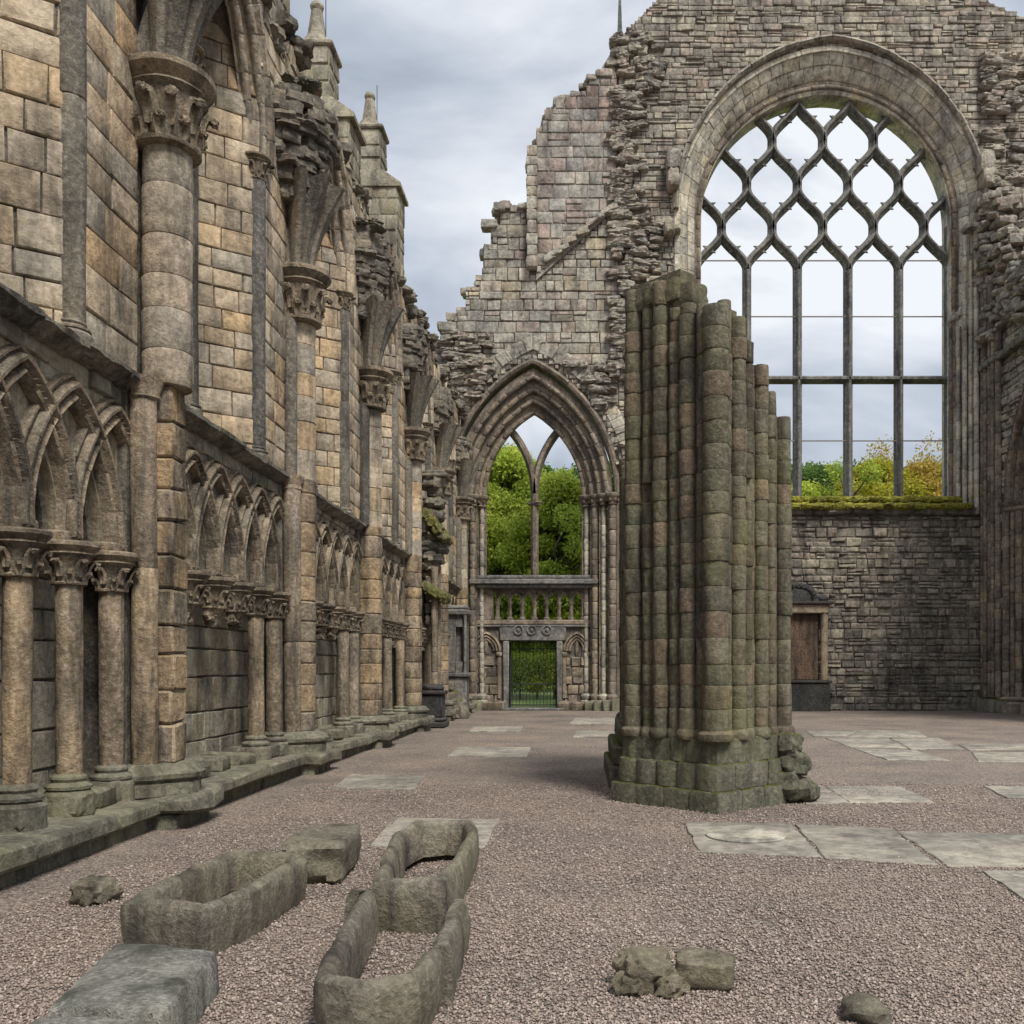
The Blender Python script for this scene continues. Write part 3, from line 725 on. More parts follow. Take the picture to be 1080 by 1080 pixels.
for k in range(7):
    y = YK[k]; rng = random.Random(200 + k)
    zc = 6.05
    b = MB()
    if k in (0, 1):
        drums(b, -3.77, y, 0.215, ZSTR - 0.02, zc, 0.4, rng, n=26, groove=0.007, ns=0.004, rj=0.003)
        o = b.build('wall_column', M['column'], WALL, (-3.77, y, ZSTR)); cx_ = -3.77
    else:
        # broad curved pilaster with a slim shaft on its near side
        drums(b, -3.86, y + 0.06, 0.215, ZSTR - 0.02, zc, 0.36, rng, n=22, groove=0.012, ns=0.008)
        o = b.build('wall_column', M['ashlar'], WALL, (-3.84, y, ZSTR)); cx_ = -3.84
        b = MB(); drums(b, -3.90, y - 0.20, 0.092, ZSTR, zc + 0.05, 1.7, rng, n=16, groove=0.005, ns=0.004)
        b.build('shaft', M['darkshaft_recess_shade'], o, (-3.84, y, ZSTR))
    link_obj('capital', capM, o, (cx_, y, zc))
    springer(o, cx_ - 0.08, y, zc + 0.69, 300 + k, out=(0.45, 0.45, 0.56, 0.42, 0.38, 0.35, 0.35)[k], top=(2.2, 2.2, 2.1, 2.3, 2.2, 2.0, 1.8)[k], loc=(cx_, y, ZSTR))
    # lower respond: square pilaster of brown blocks and detached shaft
    b = MB(); x1 = -3.66
    Ff = Frame((XW - 0.35, y - 0.15, 0), (1, 0, 0), (0, -1, 0)); Fe = Frame((x1, y - 0.15, 0), (0, 1, 0), (1, 0, 0)); Fb = Frame((x1, y + 0.17, 0), (-1, 0, 0), (0, 1, 0))
    wd = x1 - (XW - 0.35)
    zz = 0.55
    while zz < ZSTR - 0.03:
        h_ = min(rng.uniform(0.24, 0.4), ZSTR - zz)
        if ZSTR - zz - h_ < 0.15: h_ = ZSTR - zz
        if k < 2:
            vs_ = MB(); box(b, XW - 0.35, x1 + rng.uniform(-.008, .012), y - 0.15 + rng.uniform(-.008, .008), y + 0.17, zz + 0.004, zz + h_ - 0.004, bev=0.022, rng=rng, rough=0.03)
        else:
            lathe(b, -3.86, y + 0.03, [(0.205, zz), (0.222, zz + 0.02), (0.222 + rng.uniform(-.006, .006), zz + h_ / 2), (0.222, zz + h_ - 0.02), (0.205, zz + h_)], 22, ns=0.016, seed=rng.uniform(0, 99))
        zz += h_
    o = b.build('respond', M['brown'], WALL, (-3.8, y, 0.4))
    if k in (1, 2, 0):
        b = MB(); drums(b, -3.87, y - 0.235, 0.108, 0.5, ZSTR - 0.12, 1.5, rng, n=20, groove=0.008, ns=0.014)
        b.build('shaft', M['shaft'], o, (-3.8, y, 0.4))
        c = MB(); lathe(c, -3.87, y - 0.235, [(0.1, ZSTR - 0.2), (0.13, ZSTR - 0.17), (0.12, ZSTR - 0.12), (0.16, ZSTR - 0.04), (0.16, ZSTR + 0.0)], 16, ns=0.02, seed=k)
        c.build('capital', M['carve'], o, (-3.8, y, 0.4))
    # moulded base block group, standing forward on the plinth
    b = MB()
    for (cx2, cy2, rr) in ((-3.80, y + 0.02, 0.30), (-3.87, y - 0.25, 0.19), (-3.87, y + 0.28, 0.19)):
        lathe(b, cx2, cy2, [(rr * 1.02, 0.28), (rr * 1.02, 0.38), (rr * 0.92, 0.40), (rr * 1.12, 0.43), (rr * 1.15, 0.47), (rr * 0.98, 0.50), (rr * 0.85, 0.54), (rr * 0.6, 0.56)], 14, ns=0.03, seed=k + cx2)
    b.build('base', M['plinth'], o, (-3.8, y, 0.4))

# string course
b = MB(); rng = random.Random(8)
y = YS
while y < YE:
    l = rng.uniform(0.5, 1.0); y1 = min(YE, y + l)
    dz = rng.uniform(-.012, .012); dn = rng.uniform(-.02, .015)
    prof = [(-4.7, 0.16), (-4.02, 0.10), (-3.88 + dn, 0.02), (-3.84 + dn, 0.0), (-3.84 + dn, -0.04), (-3.88 + dn, -0.05), (-3.92 + dn, -0.08), (-3.98, -0.11), (-4.2, -0.12)]
    n = 6; vs = []
    for i in range(n + 1):
        yy = y + 0.004 + (y1 - y - 0.008) * i / n
        for q, (px_, pz) in enumerate(prof):
            wv = noise.noise(Vector((yy * 4, q * 0.7, 3))) * (0.03 if 0 < q < 8 else 0)
            vs.append(Vector((px_ + wv, yy, ZSTR + pz + dz + noise.noise(Vector((yy * 5, q, 9))) * 0.018)))
    m2 = len(prof)
    b.add(vs, [(i * m2 + q, (i + 1) * m2 + q, (i + 1) * m2 + q + 1, i * m2 + q + 1)[::-1] for i in range(n) for q in range(m2 - 1)] + [tuple(range(m2)), tuple(reversed(range(n * m2, (n + 1) * m2)))])
    y = y1
b.build('string_course', M['string'], WALL, (XW, 17, 0))

# blind arcade: intersecting arches on shafts
ZSP = 2.42; XA = -4.06
AI = 0.67
arc_m = MB(); inner_m = MB(); dog = MB(); rg = random.Random(77)
for k in range(6):
    ya, yb = YK[k], YK[k + 1]
    ps = [yb - 0.5 - AI * i for i in range(6)][::-1]
    a0 = ps[0]
    # spandrel plate with lancets cut
    y_lo, y_hi = ya + 0.17, yb - 0.17
    path = [(y_lo, ZSP)]
    for i in range(5):
        c_ = (ps[i] + ps[i + 1]) / 2
        ap = arch(c_, AI / 2 - 0.085, ZSP, 0.66, n=10)
        path += ap
    path += [(y_hi, ZSP), (y_hi, ZSTR - 0.08), (y_lo, ZSTR - 0.08)]
    s2 = MB(); slab_poly(s2, FX(XA), path, n0=-0.3, n1=0.0)
    s2.build('spandrel_plate', M['lower'], WALL, (XW, 17, 0), smooth=False)
    def m_sp(u, v, ps=ps):
        for i in range(-1, 5):
            c_ = ps[0] + AI * (i + 1)
            h_ = arch_h(u, c_, AI + 0.10, ZSP, 1.16 + 0.10)
            if h_ is not None and v < h_: return False
        return True
    ashlar(spand, FX(XA), y_lo, y_hi, ZSP + 0.4, ZSTR - 0.08, (0.2, 0.35), (0.3, 0.6), D=0.025, rough=0.012, seed=140 + k, mask=m_sp, res=0.12)
    # ribs: arches over two intervals
    for i in range(-1, 5):
        c_ = ps[0] + AI * (i + 1)
        pth = [p for p in arch(c_, AI, ZSP, 1.16, n=16)]
        pth = [p for p in pth if y_lo - 0.01 < p[0] < y_hi + 0.01]
        if len(pth) < 5: continue
        hgt = 0.12 + 0.004 * (i % 2)
        pr = [(-0.085, -0.02), (-0.085, 0.03), (-0.075, hgt * .75), (-0.055, hgt * .9), (-0.035, hgt * .75), (-0.02, 0.045), (0.0, 0.04), (0.012, 0.075), (0.03, hgt * .98), (0.055, hgt), (0.07, hgt * .8), (0.08, 0.04), (0.095, 0.03), (0.11, hgt * .6), (0.13, hgt * .62), (0.14, 0.0)]
        sweep(arc_m, FX(XA), pth, pr, voussoir=0.3, rng=rg, jit=0.004, groove=0.006, sub=2)
        # nailhead ornament
        rp_ = resample(pth, 0.055)
        for q, p in enumerate(rp_[1:-1]):
            t_ = (rp_[q + 2] - rp_[q]).normalized(); nn = Vector((-t_.y, t_.x))
            c2 = p - nn * 0.008; s3 = 0.024
            cs = [c2 + t_ * s3, c2 + nn * s3, c2 - t_ * s3, c2 - nn * s3]
            Fq = FX(XA)
            vs = [Fq.p(v_.x, v_.y, 0.035) for v_ in cs] + [Fq.p(c2.x, c2.y, 0.115)]
            dog.add(vs, [(0, 1, 4), (1, 2, 4), (2, 3, 4), (3, 0, 4)])
        # lattice bars between crossing ribs
    for i in range(5):
        c_ = (ps[i] + ps[i + 1]) / 2
        for dd, xx in ((0.0, -0.10), (0.035, -0.17), (0.07, -0.24)):
            hf = AI / 2 - 0.10 - dd
            sweep(inner_m, FX(XA), arch(c_, hf, ZSP, 0.62 - dd, base=ZSP - 0.05, n=8), [(-0.02, xx - .06), (-0.03, xx), (-0.012, xx + .03), (0.012, xx + .02), (0.03, xx - 0.03)])
        # crossing lattice in the small diamond field over each lancet
        for t_ in (0, 1, 2):
            zz = ZSP + 0.74 + t_ * 0.085
            for sg in (-1, 1):
                wv_ = 0.10 - 0.03 * t_
                a = (c_ - sg * wv_, zz - 0.05); b_ = (c_ + sg * wv_, zz + 0.07)
                d_ = Vector(b_) - Vector(a); sweep(dog, FX(XA), [a, b_] if sg > 0 else [b_, a], [(-0.012, 0.0), (-0.008, 0.045), (0.008, 0.045), (0.012, 0.0)])
    # shafts
    broken = {2: (), 1: (0, 1, 2, 3), 3: (1, 2, 3), 4: (0, 3), 5: (0, 1, 2, 3, 4), 0: ()}
    broken = {0: (), 1: (0, 1, 2, 3), 2: (0, 2, 3), 3: (1, 2, 4), 4: (0, 3), 5: (0, 1, 3)}[k]
    for i, y in enumerate(ps):
        rng = random.Random(500 + k * 10 + i)
        big_ = k == 0
        if i not in broken:
            b = MB(); drums(b, -4.03, y, 0.096, 0.52, ZSP - 0.36, 1.4, rng, n=18, groove=0.006, ns=0.016, rj=0.004)
            o = b.build('arcade_shaft', M['shaft'], WALL, (-4.03, y, 0.5))
            link_obj('base', basA, o, (-4.03, y, 0.44))
        else:
            b = MB(); lathe(b, -4.03, y, [(0.02, ZSP - 0.50), (0.07, ZSP - 0.44), (0.11, ZSP - 0.37)], 12, ns=0.03, seed=i)
            for q in range(3): rock(b, (-4.06, y + rng.uniform(-.04, .04), ZSP - 0.42 - 0.05 * q), (0.14, 0.13, 0.1), rng, n=3, amp=0.25, boxy=3)
            o = b.build('arcade_corbel', M['carve'], WALL, (-4.03, y, ZSP - 0.4))
        link_obj('capital', capA[i % 2], o, (-4.03, y, ZSP - 0.375))
        b = MB(); box(b, XA - 0.3, XA + 0.10 + rng.uniform(-.01, .01), y - 0.14, y + 0.14, ZSP - 0.04, ZSP + 0.05, bev=0.016, rng=rng, rough=0.03)
        b.build('abacus', M['carve'], o, (-4.03, y, ZSP))
spand.build('spandrel_masonry', M['lower'], WALL, (XW, 17, 0))
arc_m.build('arcade_arches', M['carve'], WALL, (XW, 17, 0))
inner_m.build('arcade_inner_mouldings', M['darkshaft_recess_shade'], WALL, (XW, 17, 0))  # dark colour stands in for the shade deep inside the lancets
dog.build('arcade_ornament', M['carve'], WALL, (XW, 17, 0), smooth=False)

# plinth bench
b = MB(); rng = random.Random(66); y = YS
while y < YE - 0.05:
    l = rng.uniform(0.8, 1.6); y1 = min(YE, y + l)
    box(b, -4.6, -3.62 + rng.uniform(-.02, .02), y + 0.004, y1 - 0.004, 0.12, 0.27 + rng.uniform(-.01, .01), bev=0.03, rng=rng, rough=0.05)
    box(b, -4.6, -3.74, y + 0.01, y1 - 0.01, -0.1, 0.115, bev=0.02, rng=rng, rough=0.04)
    y = y1
for k in range(7):
    y = YK[k]
    box(b, -4.2, -3.40, y - 0.42, y + 0.10, 0.13, 0.292, bev=0.03, rng=rng, rough=0.06)
    box(b, -4.2, -3.42, y + 0.108, y + 0.5, 0.13, 0.286, bev=0.03, rng=rng, rough=0.06)
    box(b, -4.2, -3.54, y - 0.36, y + 0.42, -0.1, 0.125, bev=0.02, rng=rng, rough=0.05)
    box(b, -4.45, -3.9, y - 0.95, y - 0.45, 0.26, 0.44, bev=0.03, rng=rng, rough=0.06)
ashl = MB(); 
for k in range(6):
    for i in range(5):
        y = YK[k + 1] - 0.5 - AI * i
        box(b, -4.42, -3.88, y - 0.17, y + 0.17, 0.265, 0.43, bev=0.03, rng=rng, rough=0.05)
b.build('plinth', M['plinth'], WALL, (XW, 17, 0))

# ragged wall head stones, grass tufts of moss
b = MB(); rng = random.Random(31)
for i in range(420):
    y = rng.uniform(8.8, YE - 0.2); x = rng.uniform(-4.85, -3.95)
    rock(b, (x, y, ragged(y) - 0.05 + rng.uniform(-.1, .22)), (rng.uniform(0.22, 0.45), rng.uniform(0.25, 0.5), rng.uniform(0.1, 0.22)), rng, n=4, amp=0.14)
b.build('broken_wall_head', M['rubble'], WALL, (XW, 17, 0))
b = MB()
for y in (12.5, 16.7, 17.3, 21.2):
    for q in range(5):
        rock(b, (-3.72 + rng.uniform(-.3, .2), y + rng.uniform(-.2, .2), ragged(y) - 0.55 + rng.uniform(-.2, .15)), (0.22, 0.25, 0.10), rng, n=5, amp=0.35, boxy=2.5)
b.build('moss_tufts', M['string'], WALL, (XW, 17, 0))

# pinnacles rising outside the wall
for k, zt in ((2, 13.2), (3, 13.35), (4, 14.3)):
    y = YK[k]; rng = random.Random(700 + k); b = MB()
    x0, x1 = -5.10, -4.50
    def tower(x0, x1, y0, y1, z0, z1, seed):
        for Fq, l in ((Frame((x0, y0, 0), (1, 0, 0), (0, -1, 0)), x1 - x0), (Frame((x1, y0, 0), (0, 1, 0), (1, 0, 0)), y1 - y0), (Frame((x1, y1, 0), (-1, 0, 0), (0, 1, 0)), x1 - x0), (Frame((x0, y1, 0), (0, -1, 0), (-1, 0, 0)), y1 - y0)):
            ashlar(b, Fq, 0, l, z0, z1, (0.25, 0.36), (0.28, 0.6), D=0.02, rough=0.012, seed=seed, res=0.3)
        box(b, x0 - .0, x1, y0, y1, z0, z1, bev=0.004)
    zb = zt - 1.85
    tower(-5.25, -4.12, y - 0.42, y + 0.42, 9.0, zb - 0.42, k)
    # sloped weathering
    vs = [Vector(p) for p in ((-5.3, y - .48, zb - .42), (-4.02, y - .48, zb - .42), (-4.02, y + .48, zb - .42), (-5.3, y + .48, zb - .42), (-5.3, y - .48, zb - .34), (-4.02, y - .48, zb - .34), (-4.02, y + .48, zb - .34), (-5.3, y + .48, zb - .34),
                              (-5.2, y - .36, zb), (-4.44, y - .36, zb), (-4.44, y + .36, zb), (-5.2, y + .36, zb))]
    b.add(vs, [(0, 3, 2, 1), (0, 1, 5, 4), (1, 2, 6, 5), (2, 3, 7, 6), (3, 0, 4, 7), (4, 5, 9, 8), (5, 6, 10, 9), (6, 7, 11, 10), (7, 4, 8, 11), (8, 9, 10, 11)])
    tower(x0, x1, y - 0.3, y + 0.3, zb, zt - 0.92, k + 9)
    o = b.build('pinnacle', M['lower'], WALL, (-4.8, y, 9.0))
    c = MB(); cx_ = (x0 + x1) / 2
    box(c, x0 - .07, x1 + .07, y - .37, y + .37, zt - .92, zt - .82, bev=0.03)
    z0 = zt - .82
    for (s0, s1, a_, b_) in ((0.36, 0.27, z0, z0 + .08), (0.27, 0.21, z0 + .08, z0 + .2), (0.20, 0.17, z0 + .2, z0 + .25), (0.17, 0.10, z0 + .25, z0 + .72)):
        vs = []
        for s_, zz in ((s0, a_), (s1, b_)):
            for q in range(8): a2 = q * PI / 4 + PI / 8; vs.append(Vector((cx_ + s_ * math.cos(a2), y + s_ * math.sin(a2), zz)))
        c.add(vs, [(q, (q + 1) % 8, (q + 1) % 8 + 8, q + 8) for q in range(8)] + [tuple(range(8, 16))])
    rock(c, (cx_, y, z0 + .79), (.24, .24, .22), rng, n=6, boxy=2, amp=0.06)
    c.build('finial', M['lower'], o, (-4.8, y, 9.0))
    c = MB(); lathe(c, cx_ + .16, y, [(0.008, z0 + .1), (0.008, z0 + 1.05)], 6); c.build('lightning_rod', M['iron'], o, (-4.8, y, 9.0))

# ================================================================ END WALL
YW = 31.5
F_E = Frame((0, YW, 0), (1, 0, 0), (0, -1, 0))        # u = world X, n toward the camera
EL = (5, YW, 0)
END = root('gable_wall', EL, 'tall roofless end wall with the great traceried window and stepped broken aisle masonry', 'wall')
def pw(pts, Y=YW): return [PX(u, v, Y) for u, v in pts]
sil = pw([(557, 216), (557, 170), (561, 165), (561, 145), (568, 140), (572, 118), (583, 112), (586, 104), (600, 100), (615, 98), (617, 88), (645, 82), (645, 45), (690, 0), (850, -150), (900, -150), (1045, 0), (1085, 18), (1130, 22)])
stepL = pw([(448, 362), (467, 358), (467, 345), (478, 343), (478, 330), (490, 328), (490, 302), (500, 302), (500, 290), (508, 290), (508, 256), (516, 254), (516, 238), (526, 236), (526, 219), (557, 216)])
x_lo, x_hi = stepL[0][0], sil[-1][0]
def top_at(u):
    P = stepL + sil; best = -9
    for a, b in zip(P[:-1], P[1:]):
        lo, hi = min(a[0], b[0]), max(a[0], b[0])
        if lo <= u <= hi:
            t_ = (u - a[0]) / (b[0] - a[0]) if abs(b[0] - a[0]) > 1e-6 else 0
            best = max(best, a[1] + (b[1] - a[1]) * t_, b[1] if abs(b[0] - a[0]) < 1e-6 else -9)
    return best
AC, AH, ASP, AR = -1.66, 2.78, 7.16, 4.40       # aisle arch, outer order
GC, GH, GSP, GR = 8.2, 5.0, 16.5, 5.42        # great window, outer order
SILL = 7.0
def in_aisle(u, v, g=0.0):
    if abs(u - AC) < AH + g and v < ASP: return True
    h_ = arch_h(u, AC, AH + g, ASP, AR + g); return h_ is not None and v < h_ and v >= ASP
def in_great(u, v, g=0.0):
    if v < SILL: return False
    if abs(u - GC) < GH + g and v < GSP: return True
    h_ = arch_h(u, GC, GH + g, GSP, GR + g); return h_ is not None and v < h_ and v >= GSP
bk = MB()
outer = [(x_lo, -0.3), (x_hi, -0.3)] + [(a, b - 0.12) for a, b in reversed(sil)] + [(a + 0.05, b - 0.12) for a, b in reversed(stepL)]
hole1 = arch(AC, AH, ASP, AR, base=0.0, n=20); hole1 = hole1 + [(AC + AH, 0.0)]
hole2 = arch(GC, GH, GSP, GR, base=SILL, n=24) + [(GC + GH, SILL)]
# remove duplicate closing points
def dd(p):
    o = []
    for q in p:
        if not o or (abs(q[0] - o[-1][0]) + abs(q[1] - o[-1][1])) > 1e-5: o.append(q)
    if abs(o[0][0] - o[-1][0]) + abs(o[0][1] - o[-1][1]) < 1e-5: o.pop()
    return o
slab_poly(bk, F_E, dd(outer), [dd(hole1), dd(hole2)], n0=-1.3, n1=0.0)
bk.build('wall_core', M['mortar'], END, EL, smooth=False)

ux_tower = PX(650, 0, YW)[0]; zdiag = lambda u: PX(0, 275, YW)[1] + (u - PX(590, 0, YW)[0]) * (55 / 60)
# aisle end masonry (left), squared stone
mb = MB()
def m_aisle(u, v): return v < top_at(u) + 0.05 and not in_aisle(u, v, 0.10) and (v < zdiag(u) + 0.2 or u < PX(560, 0, YW)[0])
xm = PX(652, 0, YW)[0]
ashlar(mb, F_E, x_lo, xm, 0.0, 9.4, (0.22, 0.42), (0.28, 0.8), D=0.05, rough=0.035, gap=0.007, bev=0.035, seed=401, mask=m_aisle, res=0.35, big=0.35)
ashlar(mb, F_E, x_lo, xm, 9.4, 18.0, (0.26, 0.44), (0.28, 0.8), D=0.05, rough=0.025, gap=0.006, bev=0.022, seed=402, mask=m_aisle, res=0.35, big=0.12)
mb.build('aisle_masonry', M['aisleend'], END, EL)
# tower fragment, standing forward
mb = MB(); xt0 = PX(566, 0, YW)[0]
def m_tow(u, v): return v < top_at(u) + 0.05 and v > zdiag(u)
tpts = [(xt0, zdiag(xt0)), (xm - 0.1, zdiag(xm - 0.1)), (xm - 0.1, top_at(xm - 0.15) - 0.25), (PX(617, 0, YW)[0], PX(0, 100, YW)[1] - .1), (PX(586, 0, YW)[0], PX(0, 112, YW)[1] - .1), (PX(575, 0, YW)[0], PX(0, 125, YW)[1] - .1), (xt0, PX(0, 145, YW)[1] - .1)]
slab_poly(mb, Frame((0, YW - 0.14, 0), (1, 0, 0), (0, -1, 0)), tpts, n0=-0.5, n1=0.0)
ashlar(mb, Frame((0, YW - 0.14, 0), (1, 0, 0), (0, -1, 0)), xt0, xm - 0.05, 12.0, 21.5, (0.36, 0.5), (0.4, 0.75), D=0.04, rough=0.015, gap=0.01, bev=0.022, seed=403, mask=m_tow, res=0.4, big=0.1)
mb.build('tower_masonry', M['towerst'], END, EL)
# eroded side strips at the tower's left quoin
mb = MB(); rng = random.Random(12); z = 14.6
while z < PX(0, 168, YW)[1]:
    h_ = rng.uniform(0.3, 0.45); rock(mb, (xt0 - 0.14, YW - 0.15, z + h_ / 2), (rng.uniform(.3, .42), .5, h_), rng, n=4, boxy=9, amp=0.04, rot=(0, 0, 0)); z += h_
# slanting crease of old roof line
for i in range(22):
    t_ = i / 21; u = PX(500 + 152 * t_, 0, YW)[0]; z = PX(0, 338 - 122 * t_, YW)[1]
    if u < PX(575, 0, YW)[0] or z > top_at(u): continue
    rock(mb, (u + rng.uniform(-.05, .05), YW - .10 - (.08 if u > xt0 else 0), z + rng.uniform(-.06, .06)), (rng.uniform(.3, .5), .3, rng.uniform(.12, .25)), rng, n=4, boxy=8, amp=0.1, rot=(0, rng.uniform(-.75, -.3), 0))
for i in range(60):
    u = rng.uniform(x_lo + .3, PX(640, 0, YW)[0]); z = top_at(u)
    rock(mb, (u, YW + rng.uniform(-.05, .9), z + rng.uniform(-.15, .12)), (rng.uniform(.3, .6), rng.uniform(.3, .6), rng.uniform(.15, .3)), rng, n=4, boxy=12, amp=0.06, rot=(0, rng.uniform(-.06, .06), rng.uniform(-.1, .1)))
mb.build('broken_edge_stones', M['aisleend'], END, EL)

# nave gable masonry: thin rubble courses
mb = MB()
def m_nave(u, v): return v < top_at(u) and not in_great(u, v, 0.12) and not in_aisle(u, v, 0.1)
ashlar(mb, F_E, xm, x_hi, SILL, 12.5, (0.17, 0.32), (0.25, 0.75), D=0.05, rough=0.03, gap=0.006, bev=0.03, seed=404, mask=m_nave, res=0.35, big=0.3)
ashlar(mb, F_E, xm, x_hi, 12.5, 25.0, (0.14, 0.29), (0.25, 0.85), D=0.05, rough=0.03, gap=0.005, bev=0.028, seed=405, mask=m_nave, res=0.4, big=0.22)
mb.build('gable_masonry', M['gable'], END, EL)
mb = MB()
ashlar(mb, F_E, xm, x_hi, 0.0, SILL - 0.55, (0.15, 0.34), (0.18, 0.62), D=0.05, rough=0.04, gap=0.008, bev=0.04, seed=406, mask=lambda u, v: not in_aisle(u, v, 0.1), res=0.2, big=0.25)
mb.build('lower_rubble', M['under'], END, EL)

# broken masonry flank between the aisle bay and the great window, and at the right
mb = MB(); rng = random.Random(9)
def flank(u0, u1, v0, v1, n, dep, skip=None):
    for _ in range(n):
        u = rng.uniform(u0, u1); v = rng.uniform(v0, v1)
        x, z = PX(u, v, YW)
        if in_great(x, z, 0.25) or in_aisle(x, z, 0.3) or z > top_at(x): continue
        e_ = noise.noise(Vector((x * 0.6, z * 0.35, 2)))
        if e_ < -0.25: continue
        rock(mb, (x, YW - 0.02 - dep * max(0, e_ + 0.2) * rng.uniform(.4, 1.0), z), (rng.uniform(.3, .7), rng.uniform(.3, .6), rng.uniform(.12, .24)), rng, n=5, boxy=7, amp=0.13, rot=(rng.uniform(-.08, .08), rng.uniform(-.14, .14), rng.uniform(-.25, .25)))
flank(648, 700, 40, 400, 300, 0.10); flank(648, 662, 100, 430, 90, 0.2); flank(600, 660, 385, 520, 110, 0.25); flank(1038, 1075, 60, 420, 200, 0.22)
flank(470, 520, 350, 420, 60, 0.3)
mb.build('eroded_masonry', M['gable'], END, EL)

# voussoir ring of rough stones over the aisle arch
mb = MB(); rg = random.Random(3)
sweep(mb, F_E, arch(AC, AH + 0.34, ASP + 0.1, AR + 0.32, n=18), [(-0.02, 0.05), (0.0, 0.10), (0.40, 0.09), (0.46, 0.03)], voussoir=0.24, rng=rg, jit=0.04, groove=0.03)
mb.build('relieving_arch', M['aisleend'], END, EL)

# aisle arch orders
AT = 1.62
mb = MB(); rg = random.Random(14)
outp = arch(AC, AT, ASP, 2.85, n=20)
# orders widen toward the viewer: interpolate between inner arch and outer arch
def order_arch(mbx, F, cx, h0, r0, sp, h1, r1, n0, n1, k, vs_len, rng, jit=0.01, rho=0.85, base=None):
    for i in range(k):
        t0, t1 = i / k, (i + 1) / k
        ha, ra = h0 + (h1 - h0) * t0, r0 + (r1 - r0) * t0
        hb_, rb = h0 + (h1 - h0) * t1, r0 + (r1 - r0) * t1
        na, nb = n0 + (n1 - n0) * t0, n0 + (n1 - n0) * t1
        wd = hb_ - ha; top = rb - ra; q = min(wd, abs(nb - na)) * 0.5 * rho
        P = [(0, na), (0.0, nb - 2.2 * q)]
        for j in range(8):
            g_ = PI * 1.15 - PI * 0.85 * j / 7; P.append((q * 0.9 + q * math.cos(g_), nb - q * 0.9 + q * math.sin(g_)))
        P += [(2.1 * q, nb - q * 0.7), (wd * 0.75, nb - q * 0.5), (wd * 1.05, nb - q * 0.3)]
        A_ = arch(cx, ha, sp, ra, base=base, n=22)
        # second profile stretch at the crown when the orders are taller than wide
        path = A_
        sweep(mbx, F, path, P, voussoir=vs_len, rng=rng, jit=jit, groove=0.028, sub=1)
        B_ = arch(cx, hb_ + .02, sp, rb + .02, base=base, n=22)
        if len(A_) == len(B_):
            m9 = len(A_); dz_ = nb - max(0.02, 0.5 * q)
            vs = [F.p(p[0], p[1], dz_) for p in A_] + [F.p(p[0], p[1], dz_ + .01) for p in B_] + [F.p(p[0], p[1], nb + .0) for p in B_]
            mbx.add(vs, [(i, i + m9, i + 1 + m9, i + 1)[::-1] for i in range(m9 - 1)] + [(i + m9, i + 2 * m9, i + 1 + 2 * m9, i + 1 + m9)[::-1] for i in range(m9 - 1)])
order_arch(mb, F_E, AC, AT, 2.85, ASP, 2.62, 4.20, -0.75, 0.02, 4, 0.42, rg, jit=0.02)
sweep(mb, F_E, arch(AC, 2.70, ASP + 0.05, 4.28, n=18), [(0.0, 0.0), (0.02, 0.16), (0.10, 0.2), (0.18, 0.16), (0.22, 0.0)], voussoir=0.5, rng=rg, jit=0.02)
mb.build('aisle_arch', M['brownvous'], END, EL)
# jamb walls and shafts of the aisle arch
mb = MB()
for s_ in (-1, 1):
    xo, xi = AC + s_ * AH, AC + s_ * AT
    for i in range(4):
        t0, t1 = i / 4, (i + 1) / 4
        xa, xb = xi + (xo - xi) * t0, xi + (xo - xi) * t1
        ya, yb = YW + 0.72 * (1 - t0), YW + 0.72 * (1 - t1)
        Ff = Frame((min(xa, xb), yb + .02, 0), (1, 0, 0), (0, -1, 0)); ashlar(mb, Ff, 0, abs(xb - xa), 0.3, ASP - 0.2, (0.28, 0.42), (0.3, 0.5), D=0.0, rough=0.006, seed=i * 7 + s_, res=0.4)
        if s_ < 0: Fr = Frame((xb - 0 if False else xa, yb, 0), (0, 1, 0), (1, 0, 0))
        else: Fr = Frame((xa, yb + 0.3, 0), (0, -1, 0), (-1, 0, 0))
        ashlar(mb, Fr, 0, 0.3 if s_ > 0 else 0.25, 0.3, ASP - 0.2, (0.28, 0.42), (0.3, 0.5), D=0.0, rough=0.004, seed=i * 7 + s_ + 90, res=0.4)
    for i in range(4):
        t_ = (i + 0.5) / 4; rng = random.Random(i * 5 + s_)
        xx = xi + (xo - xi) * t_; yy = YW + 0.72 * (1 - t_) - 0.10
        b = MB(); drums(b, xx, yy, (0.075, 0.11, 0.08, 0.125)[i], 0.55, ASP - 0.32, 0.44, rng, n=12, groove=0.02)
        lathe(b, xx, yy, [(0.22, 0.0), (0.22, 0.3), (0.16, 0.34), (0.2, 0.42), (0.2, 0.48), (0.12, 0.56)], 12, ns=0.02)
        o = b.build('jamb_shaft', M['brownvous'] if i % 2 else M['aisleend'], END, (xx, yy, 0.5))
        c = MB(); r = 0.11
        lathe(c, xx, yy, [(r, ASP - .34), (r * 1.5, ASP - .3), (r * 1.15, ASP - .27), (r * 1.5, ASP - .14), (r * 2.0, ASP - .08), (r * 2.3, ASP - .04), (r * 2.35, ASP + .04), (r * 2.1, ASP + .06)], 14, ns=0.03, seed=i)
        for q in range(6): a = q * PI / 3; rock(c, (xx + math.cos(a) * .17, yy + math.sin(a) * .17, ASP - .16), (.11, .11, .13), rng, n=2, boxy=2.5, amp=.2)
        c.build('capital', M['brownvous'], o, (xx, yy, 0.5))
mb.build('aisle_jamb_stones', M['brownvous'], END, EL)
